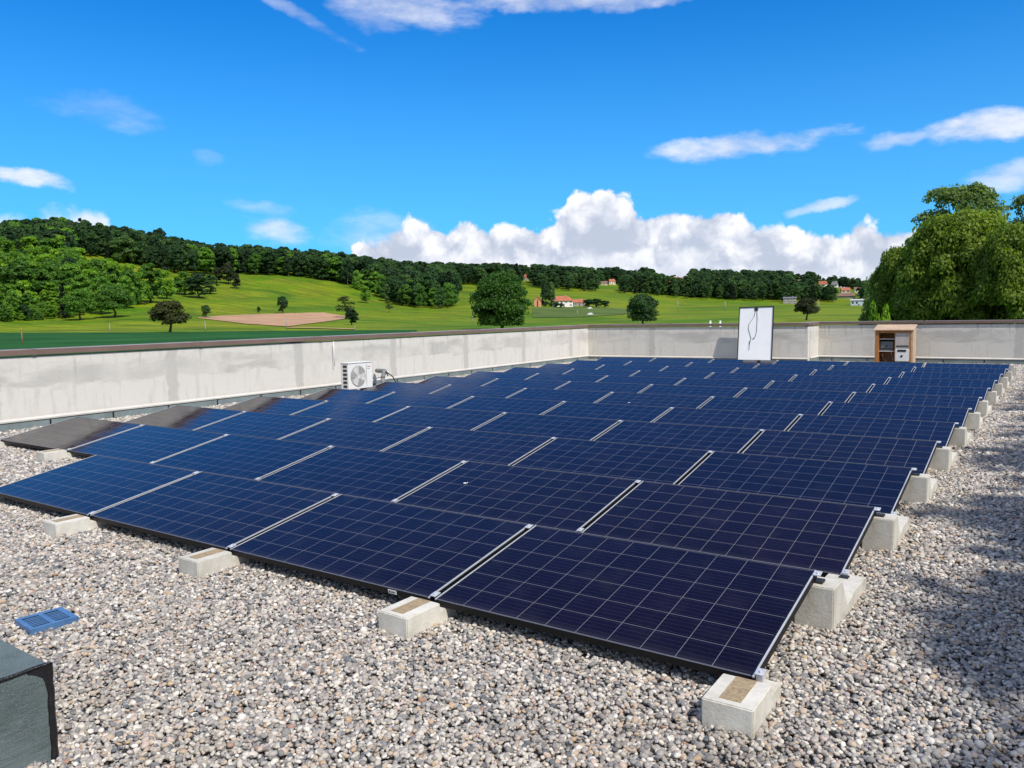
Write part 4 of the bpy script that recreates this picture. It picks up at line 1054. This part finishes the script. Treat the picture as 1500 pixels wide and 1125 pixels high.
house(771, 411, 9, 5, 5, PLC, ROOF_R, 'orange-roofed villa in the wood above the huge tree', 'villa', .8, -30, 0)
house(897, 417, 9, 4, 4, PLW, ROOF_R, 'small house with a bright orange roof inside the far wood', 'house', .8, 10, .1)
house(885, 418, 9, 3, 3, PLC, ROOF_B, 'low brown-roofed house left of the orange-roofed one', 'house', .8, 0, 0)
VG = 'village houses on the far hill'
vil = [(931, 404.5, 8, 4, 4, PLW, ROOF_G, 'pale villa with slate roof on the ridge, above the orange-roofed house'), (922, 403, 7, 3, 3, PLC, ROOF_B, 'small cream house on the ridge, left of the pale villa'),
       (966, 404, 8, 3.5, 3.5, PLC, ROOF_R, 'cream ridge house, first of a row of four among treetops'), (978, 407, 10, 3.5, 4, PLP, ROOF_R, 'pinkish ridge house, second of a row of four among treetops'),
       (992, 409, 9, 3.5, 3.5, PLW, ROOF_R, 'white ridge house, third of a row of four among treetops'), (1004, 409, 9, 3, 3.5, PLC, ROOF_B, 'brown-roofed ridge house, last of a row of four among treetops'),
       (1167, 414, 13, 4, 4.5, PLC, ROOF_B, 'wide brown-roofed house on the skyline right of a pointed fir'), (1203, 421, 11, 4, 4.5, PLW, ROOF_R, 'white house with a dark red roof between two wood patches'),
       (1222, 421, 8, 4, 4, PLW, ROOF_G, 'white house with a grey gable, right of the dark red roof'), (1246, 421, 8, 4, 4, PLW, ROOF_B, 'white house high at the right end of the village'),
       (1239, 430, 11, 4, 4, PLC, ROOF_R, 'cream house in the middle of the village cluster'), (1257, 429, 9, 4, 3.5, PLW, ROOF_B, 'white house at the right of the village, above the blue hall'),
       (1240, 437, 22, 3, 4.5, PLG, ROOF_B, 'wide low brown roof in the village, above the field'), (1262, 433, 7, 4, 3, PLC, ROOF_R, 'small red-roofed house beside the willows')]
for (px, yb, w_, h_, r_, wm, rm, lb) in vil:
    house(px, yb, w_, h_, r_, wm, rm, lb, 'village_house', .8, random.uniform(-25, 25), random.choice((0, .2)), group=VG, cols=2, door=False)
house(1258, 448.5, 20, 8, 1.5, PLB, LIP, 'pale blue flat industrial hall at the end of the field', 'industrial_hall', .8, 0, 0, D=900, cols=4, cat='hall')
house(1157, 446.5, 17, 9, 2, PLG, ROOF_G, 'grey flat-topped building with white bands at the wood edge', 'apartment_block', .8, 0, 0, D=925, cols=4, rows=3, cat='building')

# ------------------------------------------------------------------ poles and small things in the fields
POLEM = simple('weathered_pole', (.34, .31, .27), .9); RUST = simple('rusty_post', (.28, .17, .08), .9)
def pole(px, yb, yt, label, m=POLEM, r=.16, name='utility_pole', D=None):
    x, y, z, D = on_terrain(px, yb) if D is None else (*polar(px, D), zt(*polar(px, D)), D)
    H = CAM[2]+D*_slope(px, HOR(px)-yt)-z
    e = empty(name, (x, y, z), 0, label, 'pole')
    MB().cyl((0, 0, -.3), (0, 0, H), r, r*.65, 8).build('shaft', [m], e)
    MB().box(-r*3.2, r*3.2, -r*.5, r*.5, H-.5, H-.38).build('crossarm', [m], e)
pole(161, 488, 474, 'thin pole left of the olive tree in the field'); pole(301, 487, 470, 'thin pole below the left tip of the ploughed field'); pole(420, 482.5, 464, 'thin pole on the near side of the ploughed field')
pole(520, 484, 476, 'short pole below the fruit trees', r=.12)
pole(722, 474, 462, 'left pole of a pair beside the huge tree'); pole(692, 473, 463, 'pole at the left foot of the huge tree'); pole(874, 450, 438, 'pole right of the red-roofed barn', r=.2); pole(846, 463, 454, 'pole in the field below the farmhouse', r=.2)
pole(993, 455, 441, 'left pole of two in the field, before the long wood', r=.3); pole(1062, 455, 441, 'right pole of two in the field, before the long wood', r=.3); pole(1199, 455, 440, 'pole right of the brownish dark tree', r=.3)
pole(33, 505, 480, 'rusty brown post in the dark green strip at the left edge', RUST, .12, 'field_post')
def car(px, yb, label, L=3.6):
    x, y, z, D = on_terrain(px, yb); e = empty('parked_car', (x, y, z), -col_az(px), label, 'car')
    b = MB(); b.box(-L/2, L/2, -.85, .85, .3, .95, .12); b.box(-L*.28, L*.36, -.75, .75, .955, 1.5, .15); b.build('body', [WHITE], e)
    for sx in (-L*.32, L*.32):
        for sy in (-.86, .72): MB().cyl((sx, sy, .32), (sx, sy+.14, .32), .32, seg=14).build('wheel', [RUBBER], e)
car(511, 411.5, 'white car on the upper meadow by the wood edge'); car(864, 453, 'white car on the track below the farmhouse'); car(864.5, 462, 'white car lower on the track, nearer the big tree')
for px, lb in ((1040.5, 'left white marker stone of two in the field beyond the back wall'), (1055, 'right white marker stone of two in the field beyond the back wall')):
    x, y = polar(px, 120); zz = CAM[2]+120*_slope(px, HOR(px)-470.5)
    e = empty('marker_stone', (x, y, zt(x, y)), 0, lb, 'marker post'); H = zz-zt(x, y)
    MB().cyl((0, 0, -.1), (0, 0, H), .16, .14, 10).build('shaft', [WHITE], e); MB().cyl((0, 0, H), (0, 0, H+.08), .17, .13, 10).build('cap', [WHITE], e)

# unseen trees added beyond the right parapet so their crowns shade the right-hand gravel
shade = TreeKind(301, w=1.0, base=.3, n=260, per=75, leaf=.018, leafm=LEAF_M, lob=.7, limbs=16, r=.03)
for yy, hh, lb in ((-5.2, 17, 'first'), (-2.6, 17.5, 'second'), (0.2, 17.2, 'third'), (2.9, 17.6, 'fourth'), (5.6, 17.2, 'fifth'), (8.4, 17.5, 'sixth'), (11.2, 17.2, 'last')):
    plant(shade, (12.95 if yy < 0 else 12.6)+random.uniform(-.08, .08), yy, BASEZ, hh, 9.5, 'shade_tree', 'unseen leafy tree added beside the building to shade the gravel, %s of seven' % lb)
print('objects', len(COL.objects), 'wood trees', c)
